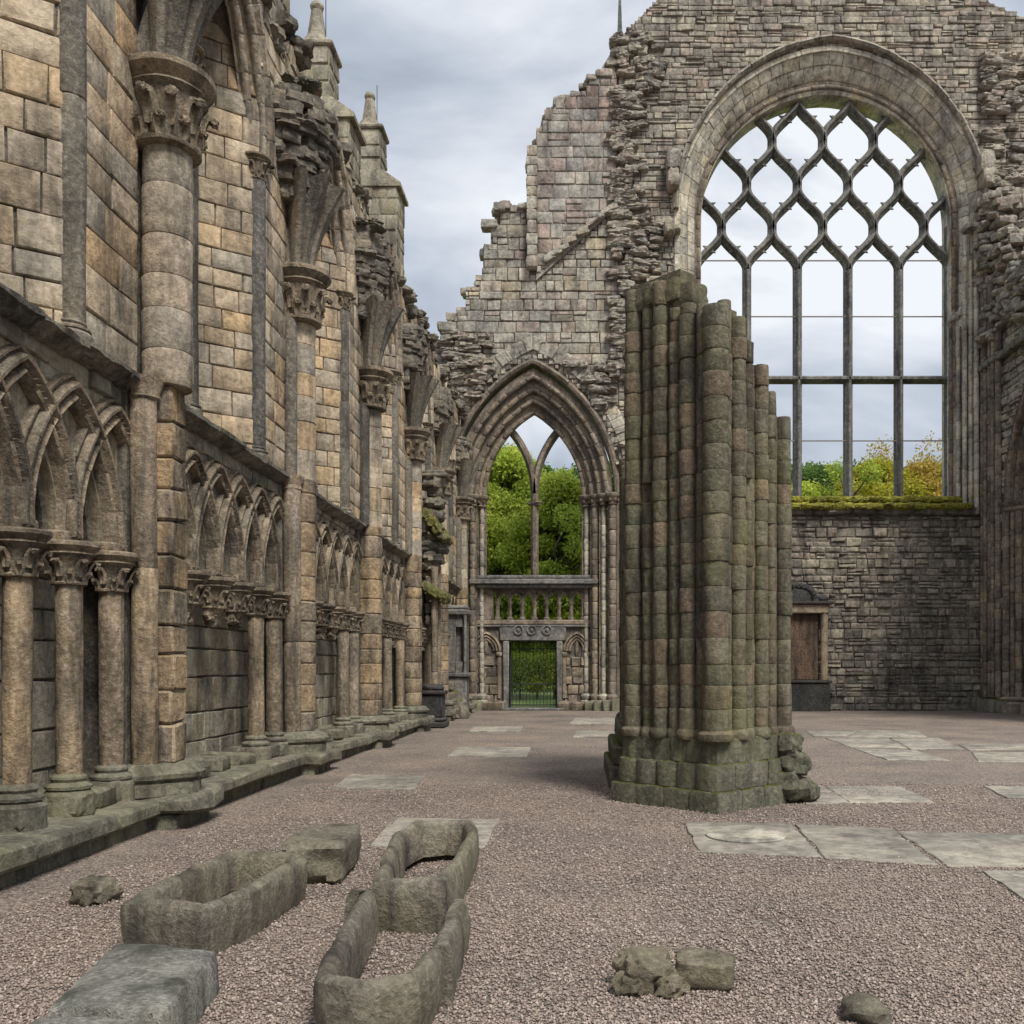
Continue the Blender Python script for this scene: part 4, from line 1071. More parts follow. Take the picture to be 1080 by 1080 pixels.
# base blocks
mb = MB(); rng = random.Random(2)
for s_ in (-1, 1):
    for q in range(4):
        xx = AC + s_ * (1.9 + q * 0.3)
        box(mb, xx - .2, xx + .2, YW - 0.30 + 0.5 * (3 - q) / 3 - .25, YW + .7, -.05, 0.30 + .04 * q, bev=.03, rng=rng, rough=.06)
mb.build('aisle_base_blocks', M['plinth'], END, EL)

# aisle window: mullion and Y tracery, at depth
YT = YW + 0.95
FT = Frame((0, YT, 0), (1, 0, 0), (0, -1, 0))
ZSA = 4.52
pm_ = [(-0.13, -0.16), (-0.13, 0.02), (-0.05, 0.15), (0.05, 0.15), (0.13, 0.02), (0.13, -0.16)]
def clipin(pts, f): return [p for p in pts if f(*p)]
mb = MB()
n = 7; vz = [(AC, ZSA + (ASP + 0.2 - ZSA) * i / n) for i in range(n + 1)]
sweep(mb, FT, vz, pm_, voussoir=1.3, groove=0.006)
Ra = (2.85 ** 2 + AT ** 2) / (2 * AT)
for s_ in (-1, 1):
    pts = []
    for i in range(26):
        a = i * 0.05; x = AC + s_ * (Ra - Ra * math.cos(a)); z = ASP + 0.2 + Ra * math.sin(a)
        h_ = arch_h(x, AC, AT + 0.1, ASP, 2.95)
        pts.append((x, z))
        if h_ is None or z > h_ - 0.0: break
    sweep(mb, FT, pts, pm_, voussoir=0.0)
mb.build('aisle_tracery', M['brownvous'], END, EL)
mb = MB(); rock(mb, (AC, YT - .05, ASP - 0.12), (0.5, 0.3, 0.14), random.Random(1), n=3, amp=0.15); mb.build('mullion_capital', M['brownvous'], END, EL)
mb = MB()
box(mb, AC - 2.15, AC + 2.15, YW + 0.18, YW + 1.25, 4.22, 4.40, bev=0.03)
box(mb, AC - 1.95, AC + 1.95, YW + 0.35, YW + 1.2, 4.40, 4.54, bev=0.05)
box(mb, AC - 2.1, AC + 2.1, YW + 0.30, YW + 1.25, 4.10, 4.218, bev=0.02)
mb.build('window_sill', M['tracery'], END, EL)
# balustrade
YB = YW + 0.62
FB = Frame((0, YB, 0), (1, 0, 0), (0, -1, 0))
bx = [PX(525 + 12.9 * i, 0, YB)[0] for i in range(8)]
rail = MB()
box(rail, AC - 2.15, AC + 2.15, YB - 0.14, YB + 0.16, 2.88, 3.04, bev=0.03)
box(rail, AC - 2.15, bx[0] - 0.15, YB - 0.10, YB + 0.16, 3.04, 4.10, bev=0.02)
box(rail, bx[-1] + 0.2, AC + 2.15, YB - 0.10, YB + 0.16, 3.04, 4.10, bev=0.02)
box(rail, bx[0] - 0.15, bx[-1] + 0.2, YB - 0.06, YB + 0.1, 3.97, 4.10, bev=0.02)
o_b = rail.build('balustrade', M['brownvous'], END, (AC, YB, 3.0))
s_ = (bx[1] - bx[0])
mb = MB()
for i in range(7):
    c_ = (bx[i] + bx[i + 1]) / 2
    sweep(mb, FB, arch(c_, s_ / 2 - 0.02, 3.62, 0.36, n=6), [(-0.035, -0.08), (-0.035, 0.05), (0.03, 0.09), (0.06, 0.05), (0.06, -0.08)])
for i in range(8):
    for (dx, z0_, z1_) in ((0, 3.72, 4.04),):
        rock(mb, (bx[i], YB - 0.02, 3.9), (0.15, 0.14, 0.30), random.Random(i), n=3, boxy=1.2, amp=0.02, rot=(0, 0, 0))
mb.build('balustrade_arches', M['brownvous'], o_b, (AC, YB, 3.0))
mb = MB(); lathe(mb, 0, 0, [(0.11, 0), (0.11, 0.08), (0.07, 0.12), (0.065, 0.34), (0.065, 0.5), (0.10, 0.56), (0.10, 0.62)], 8)
bal = mesh_of(mb, 'baluster', M['brownvous'])
for i in range(8): link_obj('baluster', bal, o_b, (bx[i], YB, 3.03))

# doorway wall under the balustrade
YD = YW + 0.60
FD = Frame((0, YD, 0), (1, 0, 0), (0, -1, 0))
dx0, dx1 = PX(537, 0, YD)[0], PX(587, 0, YD)[0]; dz1 = PX(0, 676, YD)[1]
bk = MB(); W2 = 2.14
slab_poly(bk, FD, [(AC - W2, 0), (dx0, 0), (dx0, dz1), (dx1, dz1), (dx1, 0), (AC + W2, 0), (AC + W2, 2.88), (AC - W2, 2.88)], n0=-0.5, n1=-0.0)
door = bk.build('doorway_wall', M['mortar'], END, (AC, YD, 0), smooth=False)
mb = MB()
nich = [(PX(513, 0, YD)[0], 0.44), (PX(608.5, 0, YD)[0], 0.42)]
def m_d(u, v):
    if dx0 - 0.22 < u < dx1 + 0.22 and v < dz1 + 0.62: return False
    for c_, h0 in nich:
        if abs(u - c_) < h0 + 0.06 and 1.9 < v < 2.62: return False
    return v < 2.86
ashlar(mb, FD, AC - W2, AC + W2, 0.0, 2.88, (0.22, 0.36), (0.3, 0.6), D=0.05, rough=0.04, gap=0.012, bev=0.04, seed=55, mask=m_d, res=0.3)
mb.build('door_masonry', M['brownvous'], door, (AC, YD, 0))
mb = MB(); rg = random.Random(4)
for c_, h0 in nich:
    for q in range(3):
        sweep(mb, FD, arch(c_, h0 - 0.1 * q, 1.98, 0.60 - 0.1 * q, n=8), [(-0.03, 0.0), (-0.03, 0.05), (0.0, 0.12 - .02 * q), (0.05, 0.08), (0.07, 0.0)], voussoir=0.25, rng=rg)
    rock(mb, (c_, YD - .03, 2.1), (0.12, .1, .5), rg, n=3, boxy=3, amp=.1, rot=(0, 0, 0))
    for s2 in (-1, 1):
        rock(mb, (c_ + s2 * h0, YD - 0.05, 1.88), (0.2, 0.2, 0.16), rg, n=3, boxy=4, amp=.1); lathe(mb, c_ + s2 * h0, YD - 0.05, [(0.06, .4), (0.06, 1.8)], 10, ns=0.02)
    box(mb, c_ - .6, c_ + .6, YD - .35, YD, -.05, .28, bev=.04, rng=rg, rough=.08)
mb.build('blind_niche_arches', M['carve'], door, (AC, YD, 0))
mb = MB()
box(mb, dx0 - 0.2, dx0 - .0, YD - 0.12, YD + 0.5, 0.0, dz1 - .003, bev=0.03); box(mb, dx1, dx1 + 0.2, YD - 0.12, YD + 0.5, 0.0, dz1 - .003, bev=0.03)
box(mb, dx0 - 0.32, dx1 + 0.32, YD - 0.10, YD + 0.48, dz1, 2.875, bev=0.03)
for xx in (547, 561, 577):
    X_, Z_ = PX(xx, 664.5, YD)
    vs = []; n = 14
    for (rr, d) in ((0.17, 0.10), (0.17, 0.145), (0.13, 0.15), (0.12, 0.115)):
        for q in range(n): a = q * 2 * PI / n; vs.append(FD.p(X_ + rr * math.cos(a), Z_ + rr * math.sin(a), d))
    mb.add(vs, [(r_ * n + q, r_ * n + (q + 1) % n, (r_ + 1) * n + (q + 1) % n, (r_ + 1) * n + q) for r_ in range(3) for q in range(n)])
    rock(mb, (X_, YD - 0.11, Z_), (.14, .06, .14), random.Random(xx), n=4, boxy=2, amp=.2, rot=(0, 0, 0))
box(mb, AC - 2.15, AC + 2.15, YD - .12, YD - 0.02, 2.80, 2.874, bev=0.02)
box(mb, dx0 - .25, dx1 + .25, YD - .4, YD + .3, -.05, 0.07, bev=.02)
mb.build('door_surround', M['tracery'], door, (AC, YD, 0))
# iron gate
YG = YD + 0.3; w_ = dx1 - dx0
mb = MB()
box(mb, dx0 + .01, dx0 + .05, YG - .02, YG + .02, .1, dz1 - .02, bev=.004); box(mb, dx1 - .05, dx1 - .01, YG - .02, YG + .02, .1, dz1 - .02, bev=.004)
for zz in (0.14, 0.85, dz1 - .06, dz1 - .28): box(mb, dx0 + .05, dx1 - .05, YG - .015, YG + .015, zz, zz + .035, bev=.004)
gate = mb.build('iron_gate', M['iron'], END, (dx0, YG, 0))
mb = MB(); lathe(mb, 0, 0, [(0.011, 0.12), (0.011, dz1 - .05)], 6); bar = mesh_of(mb, 'gate_bar', M['iron'])
for i in range(13): link_obj('bar', bar, gate, (dx0 + .1 + (w_ - .2) * i / 12, YG, 0))

# ---- great window
mb = MB(); rg = random.Random(21)
HT, RT = 4.33, 4.42; YTR = YW + 0.85
def splay_ring(mbx, F, cx, h0, r0, h1, r1, n0, n1, vl, rng, jit, base=None):
    A_ = arch(cx, h0, GSP, r0, base=base, n=30); B_ = arch(cx, h1, GSP, r1, base=base, n=30); n = len(A_)
    cum = [0]
    for p, q in zip(A_[:-1], A_[1:]): cum.append(cum[-1] + (Vector(q) - Vector(p)).length)
    tot = cum[-1]; k = max(1, round(tot / vl)); cuts = [tot * (i + (rng.uniform(-.18, .18) if 0 < i < k else 0)) / k for i in range(k + 1)]
    def at(L_, s_):
        for i in range(n - 1):
            if cum[i + 1] >= s_ - 1e-6: t_ = min(1, max(0, (s_ - cum[i]) / max(1e-9, cum[i + 1] - cum[i]))); return Vector(L_[i]).lerp(Vector(L_[i + 1]), t_)
        return Vector(L_[-1])
    for a_, b_ in zip(cuts[:-1], cuts[1:]):
        dj = rng.uniform(-jit, jit); g_ = .014; vs = []; ss = [a_ + .002, a_ + g_, (a_ + b_) / 2, b_ - g_, b_ - .002]
        for si, s_ in enumerate(ss):
            dp = -.03 if si in (0, 4) else dj
            p, q = at(A_, s_), at(B_, s_)
            for t_, e_ in ((0, -.04), (.04, 0), (.5, .012), (.96, 0), (1, -.04)):
                r_ = p.lerp(q, t_); vs.append(F.p(r_.x, r_.y, n0 + (n1 - n0) * t_ + dp + e_ + noise.noise(Vector((r_.x * 2, r_.y * 2, s_))) * .02))
        mbx.add(vs, [(i * 5 + j, (i + 1) * 5 + j, (i + 1) * 5 + j + 1, i * 5 + j + 1) for i in range(4) for j in range(4)])
splay_ring(mb, F_E, GC, 4.45, 4.72, 4.72, 5.08, -0.42, -0.18, .42, rg, .012, base=10.2)
splay_ring(mb, F_E, GC, 4.72, 5.08, 4.99, 5.44, -0.16, 0.04, .5, rg, .015, base=10.2)
mb.build('great_window_arch', M['voussoir'], END, EL)
mb = MB(); order_arch(mb, F_E, GC, 4.24, 4.44, GSP, 4.47, 4.74, -0.62, -0.42, 1, 0.55, rg, jit=0.015, rho=.8, base=10.2)
mb.build('great_window_inner_order', M['brownvous'], END, EL)
mb = MB()
sweep(mb, F_E, arch(GC, 5.03, GSP + 0.1, 5.57, n=24), [(0.0, 0.0), (0.02, 0.20), (0.09, 0.27), (0.17, 0.22), (0.22, 0.0)], voussoir=0.55, rng=rg, jit=0.03)
mb.build('great_window_hood', M['gable'], END, EL)
# outer face ring of dressed stones
mb = MB()
sweep(mb, F_E, arch(GC, GH + 0.0, GSP, GR - 0.02, base=10.0, n=24), [(-0.02, 0.02), (0.0, 0.07), (0.16, 0.07), (0.19, 0.01)], voussoir=0.4, rng=rg, jit=0.02)
# inner soffit
sweep(mb, Frame((0, YTR, 0), (1, 0, 0), (0, -1, 0)), arch(GC, 4.21, GSP, 4.30, base=SILL, n=24), [(0.0, -0.45), (0.0, 0.30), (0.10, 0.36), (0.5, 0.40)], voussoir=0.45, rng=rg, jit=0.008)
mb.build('great_window_reveal', M['voussoir'], END, EL)
# moulded jambs: shafts
for s_ in (-1, 1):
    for i in range(5):
        t_ = (i + .5) / 5; rng = random.Random(i * 3 + s_ + 60)
        xx = GC + s_ * (4.12 + 0.98 * t_); yy = YW + 0.62 * (1 - t_) - 0.06
        b = MB(); drums(b, xx, yy, (0.07, 0.085, 0.07, 0.10, 0.08)[i], 6.6 if s_ > 0 else 6.6, 12.9 if s_ > 0 else 13.4, 0.5, rng, n=10, groove=0.02)
        o = b.build('window_jamb_shaft', M['voussoir'] if i % 2 else M['brownvous'], END, (xx, yy, 7))
    b = MB()
    for i in range(5):
        t0, t1 = i / 5, (i + 1) / 5; xa = GC + s_ * (4.12 + 0.98 * t0); xb = GC + s_ * (4.12 + 0.98 * t1)
        ashlar(b, Frame((min(xa, xb), YW + .62 * (1 - t1) + .06, 0), (1, 0, 0), (0, -1, 0)), 0, abs(xb - xa), SILL, 13.2, (0.3, 0.5), (0.3, 0.4), D=0, rough=0.01, seed=i, res=.4)
    b.build('great_window_jamb', M['voussoir'], END, EL)
mb = MB(); rng = random.Random(5)
for s_ in (-1, 1):
    for i in range(4):
        rock(mb, (GC + s_ * (4.3 + i * .25), YW - .02 + .5 * (1 - i / 4), 13.3 + rng.uniform(-.1, .15)), (.3, .3, .32), rng, n=4, boxy=3, amp=.15)
mb.build('jamb_capitals', M['voussoir'], END, EL)
# tracery
FTR = Frame((0, YTR, 0), (1, 0, 0), (0, -1, 0))
tb = MB(); tr = MB()
S5 = 2 * HT / 5; z0 = PX(0, 286, YTR)[1]; hh = 1.48
pr = [(-0.145, -0.2), (-0.145, -0.05), (-0.115, 0.02), (-0.08, 0.03), (-0.055, 0.13), (-0.025, 0.17), (0.025, 0.17), (0.055, 0.13), (0.08, 0.03), (0.115, 0.02), (0.145, -0.05), (0.145, -0.2)]
def inside_g(u, v, g=0.06):
    if abs(u - GC) >= HT + g: return False
    if v <= GSP: return True
    h_ = arch_h(u, GC, HT + g, GSP, RT + g); return h_ is not None and v < h_
rib_paths = []
for i in range(-2, 8):
    m0 = GC - HT + i * S5
    for s_ in (-1, 1):
        pts = []; n = 20
        for q in range(n * 6 + 1):
            z = q / n; ph = z
            fl = math.floor(ph); p_ = min(1, max(0, (ph - fl - .07) / .86)); k_ = (1 - math.cos(PI * p_)) / 2; c_ = k_ if fl % 2 == 0 else 1 - k_
            x = m0 + s_ * (S5 / 2) * c_
            pts.append((x, z0 + z * hh))
        run = []
        for p in pts:
            if inside_g(*p): run.append(p)
            else:
                if len(run) > 2: rib_paths.append(run)
                run = []
        if len(run) > 2: rib_paths.append(run)
for r_ in rib_paths: sweep(tr, FTR, r_, pr)
def cone(mbx, p, d, l, r):
    p = Vector(p); d = Vector(d).normalized(); t_ = Vector((-d.y, d.x))
    a, b, tip = p + t_ * r, p - t_ * r, p + d * l
    vs = [FTR.p(a.x, a.y, -.05), FTR.p(b.x, b.y, -.05), FTR.p(b.x, b.y, .06), FTR.p(a.x, a.y, .06), FTR.p(tip.x, tip.y, .03), FTR.p(tip.x, tip.y, -.03)]
    mbx.add(vs, [(3, 2, 4), (0, 3, 4, 5), (2, 1, 5, 4), (1, 0, 5)])
# four cusps in every cell
for row in range(0, 6):
    for i in range(-1, 6):
        cx_ = GC - HT + (i + (0.5 if row % 2 == 1 else 0.0)) * S5 if False else GC - HT + i * S5 + (S5 / 2 if row % 2 == 0 else 0)
        cz = z0 + (row) * hh
        for sa in (-1, 1):
            for sb in (-1, 1):
                ph = 0.52; off_ = S5 / 4
                p = (cx_ + sa * (off_ + .04), cz + sb * hh * .5)
                if row == 0 and sb < 0: continue
                if inside_g(p[0], p[1], -0.1): cone(tr, p, (-sa, -sb * 0.45), 0.29, 0.1)
tracery = tr.build('tracery', M['tracery'], END, (GC, YTR, z0))
for i in range(1, 5):
    x = GC - HT + i * S5; b = MB()
    sweep(b, FTR, [(x, SILL + .2 + (z0 - SILL - .2) * q / 8) for q in range(9)], pr, voussoir=1.4, groove=0.004)
    b.build('mullion', M['tracery'], END, (x, YTR, SILL))
for s_ in (-1, 1):
    b = MB(); sweep(b, FTR, [(GC + s_ * HT, SILL + (GSP - SILL) * q / 8) for q in range(9)], pr); b.build('mullion', M['tracery'], END, (GC + s_ * HT, YTR, SILL))
b = MB(); zt = PX(0, 400, YTR)[1]
sweep(b, FTR, [(GC - HT + 2 * HT * q / 12, zt) for q in range(13)], [(-.12, -.18), (-.12, 0.0), (-.04, .17), (.04, .17), (.12, 0.0), (.12, -.18)])
b.build('transom', M['tracery'], END, (GC, YTR, zt))
for v in (275, 334, 465):
    b = MB(); z = PX(0, v, YTR)[1]; box(b, GC - HT, GC + HT, YTR - .02, YTR + .02, z - .018, z + .018, bev=.005); b.build('saddle_bar', M['saddle'], END, (GC, YTR, z))
# mossy sill ledges
b = MB(); rng = random.Random(6)
box(b, GC - 4.35, GC + 4.3, YW + .35, YW + 1.1, SILL - .02, SILL + .14, bev=.03); b.build('window_sill', M['tracery'], END, EL)
b = MB()
for (z1, yy, zz) in ((SILL - .02, YW + .0, SILL - .27), (SILL - .275, YW - .22, SILL - .50)):
    x = 2.0
    while x < 13.3:
        l = rng.uniform(.5, 1.1); box(b, x, min(x + l - .01, 13.35), yy + rng.uniform(-.02, .02), YW + .75, zz, z1 + rng.uniform(-.015, .015), bev=.05, rng=rng, rough=.08); x += l
b.build('sill_ledge', M['string'], END, EL)
b = MB()
for i in range(560):
    x = rng.uniform(3.5, 12.7); lv = rng.random() < .5
    rock(b, (x, (YW + .08 if lv else YW - .14) + rng.uniform(-.06, .1), (SILL + .0 if lv else SILL - .25)), (rng.uniform(.25, .6), .3, rng.uniform(.12, .24)), rng, n=4, boxy=5, amp=.12)
b.build('moss', M['moss'], END, EL)
# tall thin pinnacle left of gable
b = MB(); X_, Z_ = PX(654, 62, YW)
for (s0, s1, a_, b2) in ((.22, .2, Z_ - .6, Z_ + .2), (.3, .3, Z_ + .2, Z_ + .3), (.15, .04, Z_ + .3, Z_ + 2.6)):
    vs = []
    for s2, zz in ((s0, a_), (s1, b2)):
        for q in range(4): a2 = q * PI / 2 + PI / 4; vs.append(Vector((X_ + s2 * math.cos(a2), YW + .3 + s2 * math.sin(a2), zz)))
    b.add(vs, [(q, (q + 1) % 4, (q + 1) % 4 + 4, q + 4) for q in range(4)] + [(4, 5, 6, 7)])
b.build('finial', M['tracery'], END, EL, smooth=False)
# corbels and springers by the great arch
b = MB(); rng = random.Random(15)
for (u, v, s2) in ((709, 175, .7), (709, 195, .6), (1035, 178, .75), (1036, 192, .6), (705, 245, .5)):
    X_, Z_ = PX(u, v, YW); rock(b, (X_, YW - .25, Z_), (s2 * .7, .7, s2), rng, n=4, boxy=5, amp=.1, rot=(0, 0, 0))
for (u0, u1, v0, v1) in ((1014, 1044, 238, 246), (699, 718, 240, 248)):
    (xa, za), (xb, zb) = PX(u0, v1, YW), PX(u1, v0, YW); box(b, xa, xb, YW - .35, YW + .1, za, zb, bev=.06, rng=rng, rough=.1)
b.build('corbel', M['gable'], END, EL)
# respond shafts right of the great window
for i, u in enumerate((1018, 1024, 1030, 1037, 1043)):
    X_ = PX(u, 0, YW - .15)[0]; rng = random.Random(u); b = MB()
    drums(b, X_, YW - .12, (.08, .07, .1, .08, .12)[i], 0.4 if i > 3 else 6.5, (16.0, 15.2, 16.4, 14.6, 15.4)[i] - .3, 0.46, rng, n=10, groove=.02)
    b.build('respond_shaft', M['voussoir'], END, (X_, YW, 7))

# ================================================================ RIGHT SIDE WALL
XR = 13.3
SR = (XR, 28, 0)
RW = root('side_arcade_wall', SR, 'narrow slice of the right hand side wall with a moulded arch and clustered shafts at the frame edge', 'wall')
FR = Frame((XR, 0, 0), (0, -1, 0), (-1, 0, 0))      # u = -Y
RC, RH, RSP, RRI = -26.6, 2.1, 6.55, 3.5
RO = RH + 1.15
rtop = [(-31.6, 17.5), (-31.2, 16.2), (-30.6, 16.6), (-30.1, 14.6), (-29.4, 14.9), (-28.8, 13.2), (-27.5, 13.5), (-26, 12.4), (-22, 12.8)]
bk = MB()
hole = dd(arch(RC, RO, RSP, RRI + .9, base=0.0, n=18) + [(RC + RO, 0.0)])
slab_poly(bk, FR, [(-31.7, -.3), (-22, -.3)] + rtop[::-1], [hole], n0=-1.4, n1=0)
bk.build('wall_core', M['mortar'], RW, SR, smooth=False)
def rt(u):
    for a, b in zip(rtop[:-1], rtop[1:]):
        if a[0] <= u <= b[0]: return a[1] + (b[1] - a[1]) * (u - a[0]) / (b[0] - a[0])
    return 13
def m_r(u, v):
    if v < RSP and abs(u - RC) < RO + .05: return False
    h_ = arch_h(u, RC, RO + .05, RSP, RRI + .95)
    return not (h_ is not None and RSP <= v < h_) and v < rt(u)
mb = MB(); ashlar(mb, FR, -31.5, -22, 0, 17.5, (.2, .34), (.3, .7), D=.05, rough=.05, bev=.035, gap=.012, seed=71, mask=m_r, res=.4, big=.2)
rngT = random.Random(88)
for _ in range(420):
    u = rngT.uniform(-31.5, -22.2); rock(mb, (XR + rngT.uniform(-.1, 1.4), -u, rt(u) + rngT.uniform(-.12, .12)), (rngT.uniform(.35, .7), rngT.uniform(.35, .7), rngT.uniform(.18, .3)), rngT, n=3, boxy=10, amp=.07)
mb.build('wall_masonry', M['gable'], RW, SR)
mb = MB(); rg = random.Random(8)
order_arch(mb, FR, RC, RH, RRI, RSP, RO, RRI + .9, -1.1, .05, 6, .4, rg, jit=.01)
mb.build('arcade_arch', M['brownvous'], RW, SR)
for s_ in (-1, 1):
    for i in range(8):
        t_ = (i + .3) / 8; u = RC + s_ * (RH + 1.15 * t_); rng = random.Random(i + 900)
        xx = XR + 1.1 * (1 - t_) - .12
        b = MB(); drums(b, xx, -u, .12 if i % 2 else .075, .5, RSP - .25, .42, rng, n=10, groove=.02)
        o = b.build('clustered_shaft', M['brownvous'], RW, (xx, -u, .5))
        c = MB(); lathe(c, xx, -u, [(.09, RSP - .27), (.16, RSP - .2), (.14, RSP - .1), (.24, RSP), (.25, RSP + .05)], 10, ns=.02); lathe(c, xx, -u, [(.26, 0), (.26, .3), (.18, .36), (.22, .44), (.1, .52)], 10, ns=.03)
        c.build('capital_and_base', M['brownvous'], o, (xx, -u, .5))
mb = MB()
for s_ in (-1, 1):
    xa = RC + s_ * RO; a_, b_ = (xa, RC + s_ * RH) if s_ < 0 else (RC + s_ * RH, xa)
    O = Vector((XR if s_ < 0 else XR + 1.1, -a_, 0)); E_ = Vector((XR + 1.1 if s_ < 0 else XR, -b_, 0))
    d_ = (E_ - O); l = d_.length; nn = Vector((d_.y, -d_.x, 0)) * (1); 
    if nn.x > 0: nn = -nn
    ashlar(mb, Frame(O, d_, nn), 0, l, 0, RSP, (.35, .45), (.3, .5), D=-.05, rough=.01, seed=3, res=.4)
box(mb, XR + 1.35, XR + 1.4, 22, 31.4, 0, 12, bev=.01)
mb.build('jamb_stones', M['brownvous'], RW, SR)
# respond cluster in the corner
for i in range(5):
    yy = 31.2 - i * .28; rng = random.Random(i + 40); b = MB()
    drums(b, XR - .12 - .05 * (i % 2), yy, .11 if i % 2 == 0 else .075, .45, 15.5 - i * .8, .44, rng, n=10, groove=.02)
    b.build('corner_shaft', M['brownvous'], RW, (XR - .1, yy, 4))
b = MB(); y = 31.3; rng = random.Random(5)
while y > 23:
    box(b, XR - .3, XR + .2, y - .8, y - .01, 11.15, 11.35, bev=.04, rng=rng, rough=.06); y -= .8
box(b, XR - .45, XR + .1, 29.6, 31.3, -.1, .42, bev=.05, rng=rng, rough=.1)
b.build('string_course', M['string'], RW, SR)
b = MB()
for i in range(260):
    u = rng.uniform(-31.4, -26); z = rng.uniform(11.9, rt(u) + .1)
    e_ = noise.noise(Vector((u * .8, z * .5, 4)))
    if e_ > -.1: rock(b, (XR - .05 - .5 * (e_ + .1) * rng.uniform(.3, 1), -u, z), (rng.uniform(.3, .6), rng.uniform(.3, .6), rng.uniform(.12, .24)), rng, n=3, amp=.12, boxy=5)
b.build('eroded_masonry', M['gable'], RW, SR)

# ================================================================ FREE-STANDING PIER
PF = Vector((1.30, 9.20))
PC = (1.33, 10.1, 0)
PIER = root('broken_pier', PC, 'massive free standing clustered stone pier with green algae and a stepped broken top', 'pier')
DL = Vector((-0.7, 0.72)).normalized(); DR = Vector((0.72, 0.70)).normalized()
Lft = PF + DL * 1.26; Rgt = PF + DR * 1.36; Bck = PF + DL * 1.26 + DR * 1.36
def topz(v, Y): return EYE + (705 - v) * Y / 1000
# shafts: (position, radius, top, course phase)
def shaft(P, r, zt, seed, z0=.74, name='shaft', n=18, h=.235, hole=None):
    rng = random.Random(seed); zs = [z0]
    hs = random.Random(1234)
    while zs[-1] < zt - .09: zs.append(zs[-1] + h * hs.uniform(.88, 1.12) + rng.uniform(-.004, .004))
    zs[-1] = max(zs[-1] if abs(zs[-1] - zt) < .05 else zt, z0 + .1)
    b = MB()
    if hole:
        k9 = min(range(len(zs)), key=lambda q: abs(zs[q] - hole))
        drums(b, P[0], P[1], r, z0, zs[k9], h, rng, n=n, groove=.006, ns=.008, zs=zs[:k9 + 1], rj=.007)
        lathe(b, P[0] + (.02 if P[0] < PF.x else -.02), P[1] + .03, [(r * .6, zs[k9] - .02), (r * .5, (zs[k9] + zs[k9 + 1]) / 2), (r * .6, zs[k9 + 1] + .02)], 10, ns=.03)
        drums(b, P[0], P[1], r, zs[k9 + 1], zs[-1], h, rng, n=n, groove=.006, ns=.008, zs=zs[k9 + 1:], rj=.007)
    else: drums(b, P[0], P[1], r, z0, zs[-1], h, rng, n=n, groove=.006, ns=.008, zs=zs, rj=.007)
    # rounded moulding at foot
    lathe(b, P[0], P[1], [(r * 1.3, z0 - .05), (r * 1.42, z0 - .02), (r * 1.4, z0 + .02), (r * 1.12, z0 + .05), (r * .9, z0 + .06)], n, ns=.012, seed=seed)
    return b.build(name, M['pier'], PIER, (P[0], P[1], z0))
lefts = [(0.08, .045, 318, 9.3), (0.18, 0, 0, 0)]
# left face from the corner: G at 0; then F thin, E, D thin, C, B thin, A
sp = 1.13
LS = [(0.20, .055, 322), (0.39, .088, 322), (0.57, .05, 326), (0.75, .09, 305), (0.93, .055, 304), (1.13, .098, 306)]
RSh = [(0.20, .055, 318), (0.40, .085, 336), (0.58, .045, 362), (0.79, .08, 387), (0.99, .045, 415), (1.20, .088, 443)]
GF = PF + Vector((0, .09))
shaft(GF, .128, topz(315, 9.15), 1, n=24)
for i, (s_, r, v) in enumerate(LS):
    P = PF + DL * s_ + Vector((0.03, .06)); inw = DR * (0.015 if r < .06 else 0)
    P = P + inw; shaft(P, r * (1.25 if r < .06 else 1), topz(v, P.y), 10 + i, hole=3.15 if i == 4 else None)
for i, (s_, r, v) in enumerate(RSh):
    P = PF + DR * s_ + Vector((-0.03, .06)) + DL * (0.015 if r < .06 else 0); shaft(P, r * (1.25 if r < .06 else 1), topz(v, P.y), 30 + i, hole=3.15 if i == 2 else None)
# back faces
for i, s_ in enumerate((.2, .42, .64, .86, 1.05)):
    P = PF + DL * 1.20 + DR * s_ * 1.12; shaft(P, .095 if i % 2 == 0 else .06, (5.2, 4.6, 4.3, 4.0, 3.8)[i] if i else 3.55, 50 + i)
    P = PF + DR * 1.30 + DL * s_ * 1.08; shaft(P, .095 if i % 2 == 0 else .06, (3.9, 4.0, 4.1, 4.2, 4.0)[i], 70 + i)
shaft(PF + DL * 1.22 + DR * 1.3, .12, 3.9, 90)
# core as courses of blocks stepping down to the right
b = MB(); rng = random.Random(91); z = .3
def pt(a, c): q = PF + DL * a + DR * c; return q
while z < 5.25:
    h_ = .235
    # extent along DR shrinks with height
    cmax = 1.30 if z < 3.75 else max(.26, 1.30 - (z - 3.75) * 0.92)
    amin = .0 if z < 4.85 else .45
    q = [pt(amin + .02, .02), pt(amin + .02, cmax), pt(1.18, cmax), pt(1.18, .02)]
    q = [p + Vector((0.0, .09)) for p in q]
    vs = [Vector((p.x, p.y, zz)) for zz in (z, z + h_ - .004) for p in (q[0], q[3], q[2], q[1])]
    b.add(vs, [(0, 1, 5, 4)[::-1], (1, 2, 6, 5)[::-1], (2, 3, 7, 6)[::-1], (3, 0, 4, 7)[::-1], (4, 5, 6, 7)[::-1]])
    z += h_
b.build('pier_core', M['pier'], PIER, PC, smooth=False)
b = MB()
